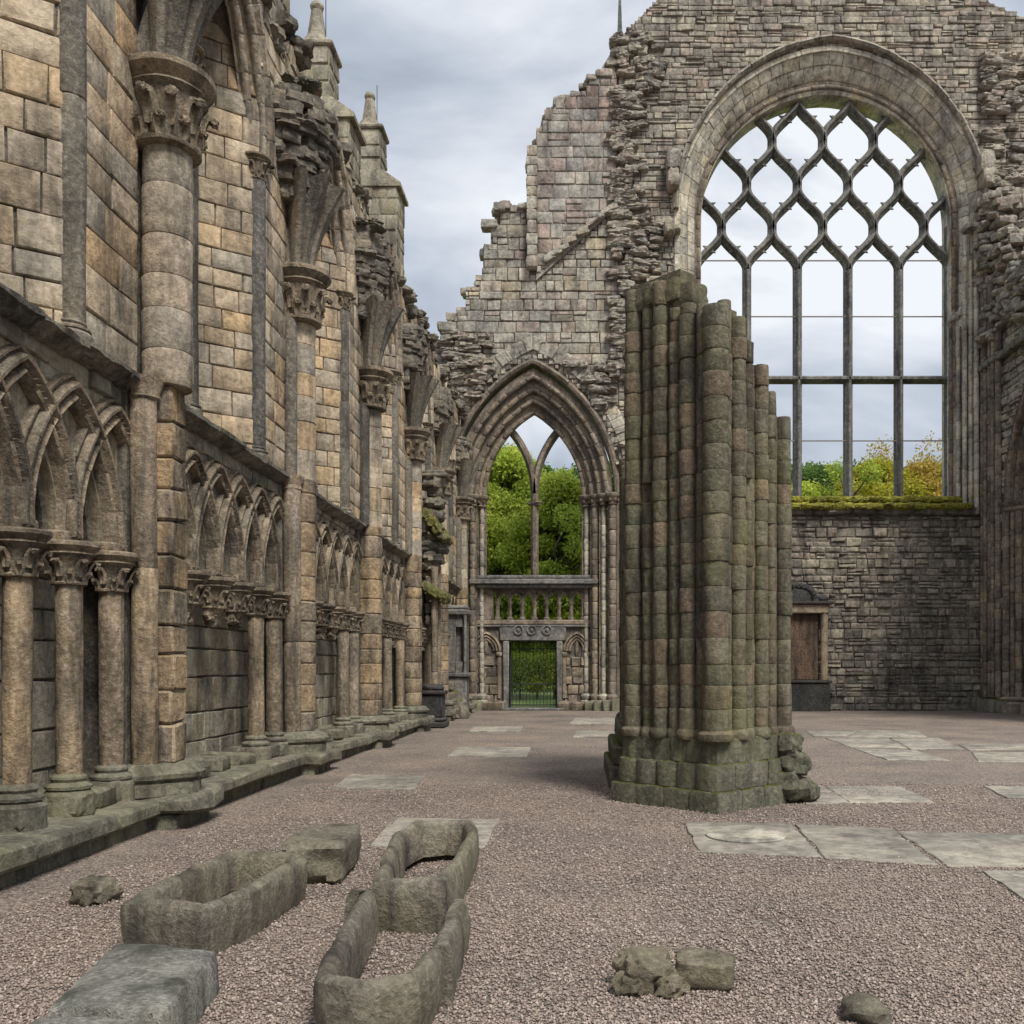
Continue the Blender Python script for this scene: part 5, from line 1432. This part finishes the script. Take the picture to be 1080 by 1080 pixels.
# rough top stones
for (a, c, z, s_) in ((1.0, .08, 5.30, .3), (.80, .08, 5.33, .3), (.62, .12, 5.30, .34), (.45, .15, 5.22, .3), (.3, .2, 4.95, .28), (.95, .35, 5.2, .34), (.6, .4, 4.95, .4), (.2, .5, 4.75, .3), (.2, .7, 4.4, .3), (.5, .8, 4.3, .4), (.2, .95, 4.1, .3), (.6, 1.0, 4.0, .4), (.8, .9, 4.0, .4)):
    P = pt(a, c); rock(b, (P.x, P.y + .08, z - .03), (s_ * .9, s_ * .9, .24), rng, n=5, boxy=9, amp=.07, rot=(0, 0, .8))
b.build('broken_top', M['pier'], PIER, PC)
# lower wall stub running back from the pier, with slim shafts on its left flank
b = MB(); rng = random.Random(191)
for zz in range(17):
    z9 = .3 + zz * .24; box(b, .66 + rng.uniform(-.02, .02), 1.7, 11.0, 13.15 - max(0, zz - 13) * .4, z9, z9 + .236, bev=.012, rng=rng, rough=.02)
b.build('wall_stub', M['pier'], PIER, PC)
for i, (x9, y9, r9, z9) in enumerate(((.58, 11.5, .09, 3.7), (.60, 12.0, .07, 3.95), (.59, 12.45, .09, 4.1), (.60, 12.85, .07, 4.2), (.60, 13.15, .10, 4.25))): shaft(Vector((x9, y9)), r9, z9, 130 + i)
b = MB()
for (w9, z8, z9) in ((.44, .48, .72), (.36, .24, .475), (.30, -.03, .235)): box(b, w9, 1.8, 11.1, 13.3 + (.5 - w9), z8, z9, bev=.03, rng=rng, rough=.05)
b.build('stub_base', M['pierbase'], PIER, PC)
# base tiers
b = MB(); rng = random.Random(17)
def tier(off, z0_, z1_, segs=5, scal=.05, skip_right=0):
    corners = [PF - (DL + DR) * off * .75, Lft + (DL - DR) * off * .75, Bck + (DL + DR) * off * .75, Rgt + (DR - DL) * off * .75]
    cen = (corners[0] + corners[2]) / 2
    for e_ in range(4):
        A_, B_ = corners[e_], corners[(e_ + 1) % 4]; t_ = (B_ - A_); nrm = Vector((-t_.y, t_.x)).normalized()
        if (((A_ + B_) / 2 - cen).dot(nrm)) < 0: nrm = -nrm
        for i in range(segs):
            if e_ == 3 and i == 0 and skip_right: continue
            j = rng.uniform(-.012, .012); pts = []
            for q in range(7):
                u = (i + q / 6) / segs; u = min(max(u, (i + .01) / segs), (i + .99) / segs)
                pts.append(A_ + t_ * u + nrm * (scal * math.sin(PI * q / 6) ** .7 + j))
            ins = [p - nrm * .3 for p in (pts[-1], pts[0])]
            poly = pts + ins
            vs = []; m2 = len(poly)
            for zz, sh in ((z0_, 0), (z1_ - .04, 0), (z1_ - .012, .008), (z1_, .035)):
                for p in poly: 
                    w3 = Vector((p.x, p.y, zz)); d3 = noise.noise(w3 * 5) * .018
                    vs.append(Vector((p.x - nrm.x * (sh + d3), p.y - nrm.y * (sh + d3), zz + d3 * .3)))
            fs = [(k * m2 + q, k * m2 + (q + 1) % m2, (k + 1) * m2 + (q + 1) % m2, (k + 1) * m2 + q)[::-1] for k in range(3) for q in range(m2)]
            fs.append(tuple(reversed(range(3 * m2, 4 * m2))))
            b.add(vs, fs)
tier(-.04, .47, .71, segs=6, scal=.04); tier(.04, .21, .465, skip_right=1, scal=.035); tier(.11, -.03, .205, segs=4, scal=.015, skip_right=1)
q = [p for p in (PF, Lft, Bck, Rgt)]
b.add([Vector((p.x, p.y, zz)) for zz in (0, .69) for p in q], [(4, 7, 6, 5), (0, 1, 5, 4)[::-1], (1, 2, 6, 5)[::-1], (2, 3, 7, 6)[::-1], (3, 0, 4, 7)[::-1]])
b.build('pier_base', M['pierbase'], PIER, PC)
b = MB()
for (u, v, z, s_) in ((832, 0, .62, .26), (838, 0, .40, .30), (842, 0, .14, .3), (828, 0, .2, .34), (852, 0, .10, .22), (834, 0, .52, .22)):
    Y = 9.95; rock(b, ((u - 615) * Y / 1000, Y, z), (s_, s_, s_ * .85), rng, n=6, boxy=3.2, amp=.14)
b.build('eroded_base_stones', M['pierbase'], PIER, PC)

# ================================================================ MONUMENTS
# wall monument behind the pier
Ym = 31.2; X0, X1 = PX(843, 0, Ym)[0], PX(873, 0, Ym)[0]; Xc0 = X1 - 2.1
ML = ((Xc0 + X1) / 2, Ym, 0)
MON = root('wall_monument', ML, 'dark wall monument with scrolled black crest and rust stained panel beside the pier', 'monument')
b = MB(); box(b, Xc0, X1, Ym - .35, YW - .06, -.05, .92, bev=.04); box(b, Xc0 - .05, X1 + .06, Ym - .4, YW - .06, .92, 1.02, bev=.03); b.build('base', M['black'], MON, ML)
b = MB(); box(b, Xc0 + .25, X1 - .3, Ym - .02, Ym + .15, 1.02, 3.2, bev=.02); b.build('panel', M['rust'], MON, ML)
b = MB()
for xx in (Xc0 + .15, X1 - .15): drums(b, xx, Ym - .1, .12, 1.02, 3.2, 3, random.Random(1), n=14)
box(b, Xc0, X1, Ym - .25, YW - .06, 3.2, 3.5, bev=.03); b.build('frame', M['carve'], MON, ML)
b = MB(); box(b, Xc0 - .1, X1 + .12, Ym - .35, YW - .06, 3.5, 3.6, bev=.02)
cxm = (Xc0 + X1) / 2
for q in range(15):
    a = PI * q / 14; rock(b, (cxm + math.cos(a) * .62, Ym - .12, 3.62 + math.sin(a) * .5), (.24, .22, .24), random.Random(q), n=3, boxy=2, amp=.1)
rock(b, (cxm, Ym - .1, 3.75), (1.1, .22, .7), random.Random(2), n=5, boxy=2.2, amp=.05, rot=(0, 0, 0))
for s_ in (-1, 1): rock(b, (cxm + s_ * .86, Ym - .12, 3.7), (.4, .22, .26), random.Random(3), n=4, boxy=2, amp=.1, rot=(0, 0, 0))
b.build('crest', M['black'], MON, ML)

# pale aedicule monument in the left corner
xq, yq = PX(481, 0, 27.6)[0], 27.6
A_L = (xq, yq, 0)
AED = root('corner_monument', A_L, 'pale grey pedestal monument with narrow niche standing in the far left corner', 'monument')
b = MB(); box(b, xq - .38, xq + .34, yq - .3, yq + .4, 0, 1.15, bev=.03); box(b, xq - .42, xq + .38, yq - .36, yq + .4, -.05, .12, bev=.03); b.build('base', M['tracery'], AED, A_L)
b = MB(); box(b, xq - .46, xq + .42, yq - .38, yq + .4, 1.15, 1.28, bev=.03); b.build('cornice', M['tracery'], AED, A_L); b = MB(); box(b, xq - .46, xq + .42, yq - .38, yq + .4, 2.93, 3.1, bev=.04); box(b, xq - .40, xq + .36, yq - .32, yq + .4, 3.1, 3.22, bev=.04); b.build('cornice', M['tracery'], AED, A_L)
b = MB(); box(b, xq - .34, xq + .02, yq - .26, yq + .4, 1.28, 2.93, bev=.02); box(b, xq + .22, xq + .32, yq - .26, yq + .4, 1.28, 2.93, bev=.02); box(b, xq + .02, xq + .22, yq - .05, yq + .4, 1.28, 2.93, bev=.005); box(b, xq + .02, xq + .22, yq - .26, yq - .05, 1.28, 1.6, bev=.005); box(b, xq + .02, xq + .22, yq - .26, yq - .05, 2.6, 2.93, bev=.005)
b.build('niche_body', M['tracery'], AED, A_L)
lathe_b = MB(); lathe(lathe_b, xq + .3, yq - .3, [(.06, 1.28), (.045, 1.4), (.045, 2.8), (.07, 2.93)], 10); lathe_b.build('colonnette', M['tracery'], AED, A_L)

# black chest tomb
xb, yb = PX(459, 0, 22.6)[0], 22.6
B_L = (xb, yb, 0)
CH = root('pedestal_tomb', B_L, 'small soot black moulded pedestal tomb standing against the left wall', 'tomb')
b = MB(); box(b, xb - .30, xb + .20, yb - .28, yb + .3, .24, .78, bev=.03); b.build('body', M['black'], CH, B_L)
b = MB(); box(b, xb - .38, xb + .28, yb - .38, yb + .4, .0, .14, bev=.03); box(b, xb - .35, xb + .25, yb - .34, yb + .36, .14, .24, bev=.04); b.build('plinth', M['black'], CH, B_L)
b = MB(); box(b, xb - .36, xb + .26, yb - .34, yb + .36, .78, .88, bev=.03); rock(b, (xb - .05, yb, .94), (.5, .5, .18), random.Random(3), n=5, boxy=3, amp=.1); b.build('cap', M['black'], CH, B_L)

# mossy bracket monument high on the wall
xm2, ym2 = PX(462, 0, 23.6)[0], 23.6
C_L = (-3.9, ym2, 3.0)
BR = root('bracket_monument', C_L, 'carved wall bracket monument with bright green moss on its sloping ledges', 'monument')
b = MB(); rng = random.Random(41)
for (z, s_, xx) in ((6.0, .62, 0), (5.75, .40, .05), (5.5, .5, .02), (5.2, .42, .06), (4.9, .35, .02), (4.65, .62, .0), (4.4, .7, 0), (4.15, .55, -.02), (3.95, .4, -.05), (3.55, .35, -.05), (3.25, .45, -.02), (2.9, .30, -.05), (2.6, .26, -.05)):
    rock(b, (-3.72 + xx, ym2, z), (s_, s_ * 1.2, .30), rng, n=5, boxy=4, amp=.14, rot=(0, 0, 0))
box(b, -4.0, -3.32, ym2 - .4, ym2 + .4, 6.1, 6.2, bev=.03); box(b, -4.0, -3.4, ym2 - .32, ym2 + .32, 6.2, 6.28, bev=.02)
b.build('bracket', M['rubble'], BR, C_L)
b = MB()
for (z0_, z1_, x1) in ((4.62, 5.35, -3.38), (3.22, 3.5, -3.45)):
    b = MB()
    for q in range(16):
        t_ = (q % 4 + .5) / 4; yy = ym2 - .38 + .24 * (q // 4)
        rock(b, (-3.9 + (x1 + 3.9) * t_, yy + rng.uniform(-.04, .04), z1_ + (z0_ - z1_) * t_ - .08), (.3, .34, .26), rng, n=5, boxy=3, amp=.2, rot=(0, math.atan2(z1_ - z0_, x1 + 3.9), 0))
    b.build('mossy_ledge', M['dullmoss'], BR, (-3.9, ym2, z0_))
b = MB()
for s_ in (-.25, .25): drums(b, -3.66, ym2 + s_, .085, .5, 3.9, .8, rng, n=12, ns=.02)
b.build('shaft', M['carve'], BR, C_L)
# fallen rough stones at the foot of the corner
b = MB()
for (u, v, z, s_) in ((480, 0, .25, .5), (477, 0, .6, .35), (486, 0, .15, .4), (475, 0, .9, .3)):
    rock(b, ((u - 615) * 26.6 / 1000, 26.6, z), (s_, s_, s_), rng, n=5, amp=.16)
tag(b.build('fallen_stone', M['rubble'], None, ((478 - 615) * .0266, 26.6, 0)), 'mossy lump of fallen masonry leaning at the foot of the far left corner', 'stone')

# ================================================================ STONE COFFINS, COVER, ROCKS
def trough(name, outer, th, h, loc, label, seed, floor=.04, flare=.03, parts=True, open_end=None, mat='coffin'):
    """outer: plan outline (counter-clockwise); built as a carved box with thick walls"""
    rng = random.Random(seed)
    P = [Vector(p) for p in outer]; n = len(P)
    c = sum(P, Vector((0, 0))) / n
    nor = []
    for i in range(n):
        t_ = (P[(i + 1) % n] - P[i - 1]).normalized(); nor.append(Vector((t_.y, -t_.x)))
    prof = [(flare * -1, -.04), (0, h * .35), (0, h * .75), (-.008, h - .02), (-.03, h), (-th * .5, h + .005), (-th + .02, h - .004), (-th, h - .03), (-th - .01, h * .6), (-th - .015, floor)]
    b = MB(); vs = []
    for off, z in prof:
        for p, q in zip(P, nor):
            w3 = Vector((p.x * 4, p.y * 4, z * 5 + seed)); d = noise.noise(w3) * .012 + noise.noise(w3 * 3) * .007
            vs.append(Vector((p.x + q.x * (off + d), p.y + q.y * (off + d), z + (noise.noise(w3 * 1.3) * .02 if z > h * .5 else 0))))
    m2 = len(prof); fs = []
    for k in range(m2 - 1):
        for i in range(n):
            if open_end and open_end(i): continue
            a, b_ = k * n + i, k * n + (i + 1) % n; fs.append((a, b_, b_ + n, a + n))
    if open_end:
        st = [i for i in range(n) if open_end(i) and not open_end((i - 1) % n)][0]; en = [(i + 1) % n for i in range(n) if open_end(i) and not open_end((i + 1) % n)][0]
        fs.append(tuple(k * n + st for k in range(m2))); fs.append(tuple(k * n + en for k in reversed(range(m2))))
    b.add(vs, fs)
    o = b.build(name, M[mat], None, loc); return tag(o, label, 'coffin')
def outl(pts, step=.06):
    pts = [Vector(p) for p in pts] + [Vector(pts[0])]; return [tuple(p) for p in resample(pts, step)[:-1]]
# left coffin
trough('stone_coffin', outl([(-2.27, 4.66), (-1.80, 4.50), (-1.70, 5.0), (-1.66, 5.75), (-1.78, 5.93), (-2.18, 5.97), (-2.26, 5.8), (-2.30, 5.2)]), .095, .26, (-2.0, 5.2, 0), 'dark stone coffin lying hollow nearest the left wall behind the flat grave cover', 5)
# far coffin of the middle pair
trough('stone_coffin', outl([(-1.12, 5.02), (-.73, 4.98), (-.70, 5.5), (-.72, 6.6), (-.80, 6.95), (-1.0, 7.02), (-1.24, 6.9), (-1.31, 6.5), (-1.22, 5.7)]), .085, .28, (-.95, 6, 0), 'intact hollow stone coffin lying on a pale slab beyond the broken one', 9)
# near broken coffin: rounded head, open foot
pts = [(-1.15, 4.92), (-1.10, 4.3), (-1.045, 3.72), (-1.02, 3.56), (-.94, 3.47), (-.83, 3.445), (-.71, 3.465), (-.62, 3.53), (-.58, 3.66), (-.57, 3.88)]
ol = [tuple(p) for p in resample(pts, .05)]; nn_ = len(ol)
trough('stone_coffin', ol, .085, .255, (-.8, 4, 0), 'broken stone coffin in the foreground with rounded head and open foot full of gravel', 3, open_end=lambda i: i == nn_ - 1)
b = MB(); rng = random.Random(8)
vs = []; fs = []
segs = 9
for i in range(segs + 1):
    t_ = i / segs; y = 3.93 + t_ * .80; xo = -.55 - t_ * .03; xi = xo - .085
    for (x, z) in ((xo, -.03), (xo + .01, .12), (xo, .225), (xo - .02, .25), (xi + .02, .25), (xi, .225), (xi, .0)):
        w3 = Vector((x * 5, y * 5, z * 5)); vs.append(Vector((x + noise.noise(w3) * .02, y, z + noise.noise(w3 * 1.4 + Vector((5, 0, 0))) * .02 * (z > .1))))
for i in range(segs):
    for q in range(6): a = i * 7 + q; fs.append((a, a + 7, a + 8, a + 1)[::-1])
fs += [tuple(range(7))[::-1], tuple(range(segs * 7, segs * 7 + 7))]
b.add(vs, fs)
tag(b.build('coffin_fragment', M['coffin'], None, (-.55, 4.3, 0)), 'detached upright side slab of the broken coffin, split off by a narrow crack', 'stone')
# block past left coffin
b = MB(); rock(b, (-1.80, 6.55, .13), (.42, .85, .27), random.Random(4), n=8, boxy=9, amp=.05, rot=(0, 0, .08))
tag(b.build('coffin_block', M['coffin'], None, (-1.8, 6.55, 0)), 'plain oblong stone block lying at the far end of the left coffin', 'stone')
# grave cover, two lengths
def cover(pts, h, seed):
    b = MB(); P = [Vector(p) for p in pts]; N1 = 10; N2 = 16; vs = []
    def S(a, c): return P[0].lerp(P[1], a).lerp(P[3].lerp(P[2], a), c)
    tsx = [0, .02, .05] + [.05 + .9 * i / N1 for i in range(1, N1)] + [.95, .98, 1]; tsy = [0, .01, .03] + [.03 + .94 * i / N2 for i in range(1, N2)] + [.97, .99, 1]
    A, B = len(tsx), len(tsy)
    for j, c in enumerate(tsy):
        for i, a in enumerate(tsx):
            k = min(i, A - 1 - i, j, B - 1 - j); p = S(a, c); z = (0.0, h - .04, h - .01)[k] if k < 3 else h
            z += .012 * (1 - abs(a - .5) * 2) if k >= 2 else 0
            w3 = Vector((p.x * 6, p.y * 6, seed)); d = noise.noise(w3) * .012
            edge = Vector((0, 0))
            if k <= 1: edge = (p - S(.5, .5)).normalized() * noise.noise(w3 * 2) * .03
            vs.append(Vector((p.x + edge.x, p.y + edge.y, z + (d if z > .05 else -.03))))
    b.add(vs, [(j * A + i, j * A + i + 1, (j + 1) * A + i + 1, (j + 1) * A + i) for j in range(B - 1) for i in range(A - 1)])
    return b
tag(cover([(-1.95, 3.42), (-1.475, 3.36), (-1.575, 4.13), (-2.12, 4.27)], .18, 3).build('grave_cover', M['slabstone'], None, (-1.8, 3.8, 0)), 'tapering lichen spotted grave cover slab in the lower left foreground', 'grave slab')
tag(cover([(-1.93, 2.5), (-1.38, 2.5), (-1.465, 3.335), (-1.95, 3.39)], .172, 5).build('grave_cover', M['slabstone'], None, (-1.7, 3, 0)), 'foot piece of the cracked grave cover, cut off by the bottom left of the photo', 'grave slab')
# loose stones
b = MB(); rng = random.Random(77)
rock(b, (.27, 4.17, .07), (.23, .2, .17), rng, n=8, boxy=3.5, amp=.17, rot=(.1, .1, .4)); rock(b, (.38, 4.08, .035), (.12, .12, .09), rng, n=6, boxy=3, amp=.2); rock(b, (.20, 4.10, .04), (.12, .13, .10), rng, n=6, boxy=3, amp=.2)
tag(b.build('rough_stone', M['warmrock'], None, (.29, 4.12, 0)), 'knobbly grey rubble stone on the gravel, left of the smooth block', 'stone')
b = MB(); rock(b, (.54, 4.2, .065), (.26, .19, .13), rng, n=8, boxy=8, amp=.06, rot=(.05, .06, -.15))
tag(b.build('rough_stone', M['warmrock'], None, (.54, 4.2, 0)), 'flat topped angular brown stone block on the gravel, touching the knobbly one', 'stone')
b = MB(); rock(b, (1.14, 3.83, .015), (.22, .18, .11), rng, n=7, boxy=3, amp=.12)
tag(b.build('rough_stone', M['coffin'], None, (1.14, 3.83, 0)), 'small half buried stone at the very bottom edge, right of centre', 'stone')
b = MB(); rock(b, (-2.93, 5.7, .06), (.26, .2, .17), rng, n=7, boxy=3, amp=.15)
tag(b.build('rough_stone', M['coffin'], None, (-2.93, 5.7, 0)), 'loose dark stone on gravel between the plinth bench and the left coffin', 'stone')

# ---------------------------------------------------------------- grave slabs set in the gravel
def gslab(px_, label, z=.008, seed=0, round_=None):
    P = [Vector(GP(u, v, z)) for u, v in px_]; c = sum(P, Vector((0, 0))) / len(P)
    ar = sum(P[i].x * P[(i + 1) % len(P)].y - P[(i + 1) % len(P)].x * P[i].y for i in range(len(P)))
    if ar < 0: P.reverse()
    b = MB(); n = 8; e_ = []
    for i in range(len(P)):
        a, d = P[i], P[(i + 1) % len(P)]
        for q in range(n):
            p = a.lerp(d, q / n); w3 = Vector((p.x * 3, p.y * 3, seed)); e_.append(p + (c - p).normalized() * (noise.noise(w3) * .03 + noise.noise(w3 * 4) * .025))
    m2 = len(e_); vs = [Vector((p.x, p.y, -.05)) for p in e_] + [Vector((p.x, p.y, z - .006)) for p in e_] + [Vector((p.x + (c.x - p.x) * .012, p.y + (c.y - p.y) * .012, z)) for p in e_]
    fs = [(k * m2 + q, k * m2 + (q + 1) % m2, (k + 1) * m2 + (q + 1) % m2, (k + 1) * m2 + q) for k in range(2) for q in range(m2)] + [tuple(range(2 * m2, 3 * m2))]
    b.add(vs, fs)
    R_ = root('grave_slab', (c.x, c.y, 0), label, 'grave slab') if round_ else None
    o = b.build('slab' if round_ else 'grave_slab', M['flag'], R_, (c.x, c.y, 0))
    if round_:
        (cu, cv, ru) = round_; X_, Y_ = GP(cu, cv, z); r = ru * Y_ / 1000
        d = MB(); lathe(d, X_, Y_, [(r, z - .02), (r, z + .012), (r * .97, z + .018)], 40, ns=.01); d.build('round_stone', M['aisleend'], R_, (c.x, c.y, 0))
    else: tag(o, label, 'grave slab')
gslab([(500, 766), (552, 766), (549, 771), (495, 771)], 'narrow pale grave slab in front of the iron gate threshold, set a little left', z=.02)
gslab([(484, 787), (560, 788), (556, 798), (472, 797)], 'pale oblong grave slab in the gravel midway between the gate and the coffins')
gslab([(370, 816), (448, 818), (437, 832), (350, 831)], 'weathered grave slab near the plinth, left of the path to the gate', seed=2)
gslab([(607, 757), (655, 757), (650, 763), (600, 763)], 'thin pale slab just right of the gate threshold', z=.02)
gslab([(608, 770), (655, 771), (655, 777), (604, 777)], 'pale slab poking out left of the big pier base, farther from the camera', z=.02)
gslab([(420, 862), (526, 864), (512, 893), (388, 892)], 'large flat slab under the head of the intact coffin')
gslab([(846, 829), (866, 828), (897, 846), (850, 848)], 'slab emerging beside the right foot of the big pier', seed=4)
gslab([(871, 829), (949, 829), (987, 846), (895, 846)], 'bluish stained rectangular slab right of the pier foot', seed=5)
gslab([(1038, 829), (1100, 829), (1130, 843), (1062, 841)], 'pale slab cut by the right edge of the photo, level with the pier foot', seed=6)
gslab([(850, 771), (905, 771), (893, 776), (858, 776)], 'small paving slab nearest the rust stained monument', seed=7)
gslab([(908, 770), (968, 771), (978, 777), (895, 777)], 'long thin slab at the far edge of the right hand paving', seed=8)
gslab([(870, 778), (935, 778), (958, 789), (898, 788)], 'paving slab in the right hand group, second row, left end', seed=9)
gslab([(938, 778), (990, 778), (1016, 790), (961, 790)], 'paving slab in the right hand group, second row, right end', seed=10)
gslab([(900, 789), (965, 791), (1003, 802), (936, 801)], 'broad pale slab at the near corner of the right hand paving', seed=11)
gslab([(1010, 784), (1100, 784), (1110, 790), (1022, 791)], 'reddish brown slab close to the right edge, far row', seed=12)
gslab([(1025, 793), (1100, 793), (1110, 804), (1032, 803)], 'dark edged slab close to the right edge, near row', seed=13)
gslab([(722, 867), (834, 868), (865, 903), (738, 898)], 'slab with a raised round stone set in it, right in front of the pier', seed=14, round_=(787, 882, 42))
gslab([(838, 869), (940, 873), (990, 912), (870, 904)], 'large slab immediately right of the round stone slab', seed=15)
gslab([(946, 876), (1090, 880), (1100, 914), (1000, 913)], 'long darker slab toward the right edge in the near row', seed=16)
gslab([(1036, 918), (1120, 918), (1180, 955), (1090, 955)], 'nearest slab at the right edge of the photo', seed=17)

# ================================================================ TREES, HEDGE
def leaf_mesh(name, centers, radii, counts, size, mat, parent, loc, seed, clump=1.0):
    r = np.random.RandomState(seed); P = []; S = []
    for c, ra, n in zip(centers, radii, counts):
        d = r.randn(n, 3); d /= np.linalg.norm(d, axis=1)[:, None]
        rad = (0.25 + 0.62 * r.rand(n) ** 0.5 + 0.28 * np.abs(r.randn(n)))[:, None]
        P.append(np.array(c)[None] + d * rad * np.array(ra)[None]); S.append(size * (0.6 + 0.8 * r.rand(n)))
    P = np.concatenate(P); S = np.concatenate(S); n = len(P)
    nrm = r.randn(n, 3); nrm[:, 2] += 0.6; nrm /= np.linalg.norm(nrm, axis=1)[:, None]
    t_ = np.cross(nrm, r.randn(n, 3)); t_ /= np.linalg.norm(t_, axis=1)[:, None]; b_ = np.cross(nrm, t_)
    s = S[:, None]
    V = np.stack([P - t_ * s, P + b_ * s * .55 + nrm * s * .15, P + t_ * s, P - b_ * s * .55 + nrm * s * .15], 1) - np.array(loc)[None, None]
    me = bpy.data.meshes.new(name)
    me.vertices.add(n * 4); me.vertices.foreach_set('co', V.reshape(-1)); me.loops.add(n * 4); me.loops.foreach_set('vertex_index', np.arange(n * 4, dtype=np.int32))
    me.polygons.add(n); me.polygons.foreach_set('loop_start', np.arange(n, dtype=np.int32) * 4); me.polygons.foreach_set('loop_total', np.full(n, 4, dtype=np.int32))
    me.update(calc_edges=True); me.materials.append(mat)
    return link_obj(name, me, parent, loc)
def tree(x, y, h, cr, label, leaf, seed, base=.22, size=.16, dens=1.0, nclump=30, group=None, zs=1.0):
    rng = random.Random(seed); loc = (x, y, 0.05)
    T = root('tree', loc, label, 'tree', group)
    b = MB(); tips = []
    def limb(p, d, l, r, lv):
        n = 5; pts = [Vector(p)]; dd_ = Vector(d).normalized()
        for i in range(n):
            dd_ = (dd_ + Vector((rng.uniform(-.16, .16), rng.uniform(-.16, .16), .05))).normalized(); pts.append(pts[-1] + dd_ * l / n)
        vs = []; m2 = 7
        for i, q in enumerate(pts):
            rr = r * (1 - .65 * i / n); a_ = dd_.orthogonal().normalized(); c_ = dd_.cross(a_)
            for k in range(m2): a = k * 2 * PI / m2; vs.append(q + (a_ * math.cos(a) + c_ * math.sin(a)) * rr)
        b.add(vs, [(i * m2 + k, i * m2 + (k + 1) % m2, (i + 1) * m2 + (k + 1) % m2, (i + 1) * m2 + k) for i in range(n) for k in range(m2)])
        if lv < 2:
            for k in range(5 if lv == 0 else 3):
                i = rng.randint(2, n); a = rng.uniform(0, 2 * PI)
                limb(pts[i], dd_ * .6 + Vector((math.cos(a), math.sin(a), rng.uniform(.1, .6))), l * rng.uniform(.4, .6), r * .45, lv + 1)
        else: tips.append(pts[-1])
    limb((x, y, 0), (0, 0, 1), h * .62, h * .028, 0)
    b.build('trunk', M['bark'], T, loc)
    cs, rs_, ns = [], [], []
    zc = h * (base + (1 - base) / 2); hz = h * (1 - base) / 2
    for i in range(nclump):
        u = rng.uniform(-1, 1); a = rng.uniform(0, 2 * PI); q = math.sqrt(max(0, 1 - u * u)) * (rng.random() ** .35) * .82
        rr = rng.uniform(.14, .3) * cr
        cs.append((x + q * cr * math.cos(a), y + q * cr * math.sin(a), zc + u * hz * .85)); rs_.append((rr, rr, rr * .72)); ns.append(int(dens * 3400 * (rr / 1.2) ** 2))
    for t_ in tips[:20]:
        cs.append(tuple(t_)); rs_.append((cr * .22,) * 3); ns.append(int(250 * dens))
    leaf_mesh('crown', cs, rs_, ns, size, M[leaf], T, loc, seed)
    return T
def tx(u, Y): return (u - 615) * Y / 1000
tree(tx(528, 46), 46, 12.3, 3.4, 'broad yellow green tree filling the left light of the aisle window', 'leaf_green', 1, base=.12, size=.085, dens=1.7, nclump=110)
tree(tx(592, 43), 43, 10.6, 2.6, 'bright green tree in the right light of the aisle window', 'leaf_green', 2, base=.1, size=.08, dens=1.7, nclump=90)
tree(tx(566, 56), 56, 13.9, 3.6, 'taller darker green tree behind the aisle window mullion', 'leaf_mid', 3, base=.15, size=.11, dens=1.5, nclump=90)
tree(tx(625, 54), 54, 13.2, 4.0, 'deep green tree behind the right jamb of the aisle window', 'leaf_dark', 4, base=.1, size=.11, dens=1.5, nclump=90)
tree(tx(500, 54), 54, 13.4, 3.8, 'green tree behind the left jamb of the aisle window', 'leaf_mid', 5, base=.1, size=.11, dens=1.5, nclump=90)
tree(tx(866, 62), 62, 14.5, 4.6, 'dark green tree at the left of the great window sill', 'leaf_mid', 6, base=.4, size=.11, dens=1.6, nclump=110)
tree(tx(848, 50), 50, 11.2, 2.6, 'small lime green tree low at the left of the great window', 'leaf_green', 7, base=.4, size=.085, dens=1.4, nclump=70)
tree(tx(918, 64), 64, 14.9, 4.6, 'dark conifer like tree peeping over the yellow tree in the great window', 'leaf_dark', 8, base=.4, size=.11, dens=1.6, nclump=110)
tree(tx(925, 50), 50, 12.3, 3.3, 'rounded golden yellow autumn tree in the middle of the great window', 'leaf_yellow', 9, base=.4, size=.085, dens=1.5, nclump=110)
tree(tx(984, 50), 50, 12.4, 3.4, 'sparse orange and yellow autumn tree at the right of the great window', 'leaf_orange', 10, base=.4, size=.08, dens=1.0, nclump=100)
# hedge behind the gate
hl = (-1.6, 41, .05)
H = root('hedge', hl, 'clipped dense green hedge seen through the iron gate', 'hedge')
b = MB()
for i in range(16): x = -8 + i * .75; lathe(b, x, 41.2, [(.05, 0), (.03, 1.6)], 6)
b.build('stems', M['bark'], H, hl)
r_ = np.random.RandomState(3); cs = [(-8 + 12 * (i % 42 + r_.rand()) / 42, 41 + .5 * r_.rand(), .55 + 1.35 * (i // 42 + r_.rand()) / 10) for i in range(420)]
leaf_mesh('foliage', cs, [(.35, .3, .28)] * 420, [150] * 420, .05, M['leaf_green'], H, hl, 5)
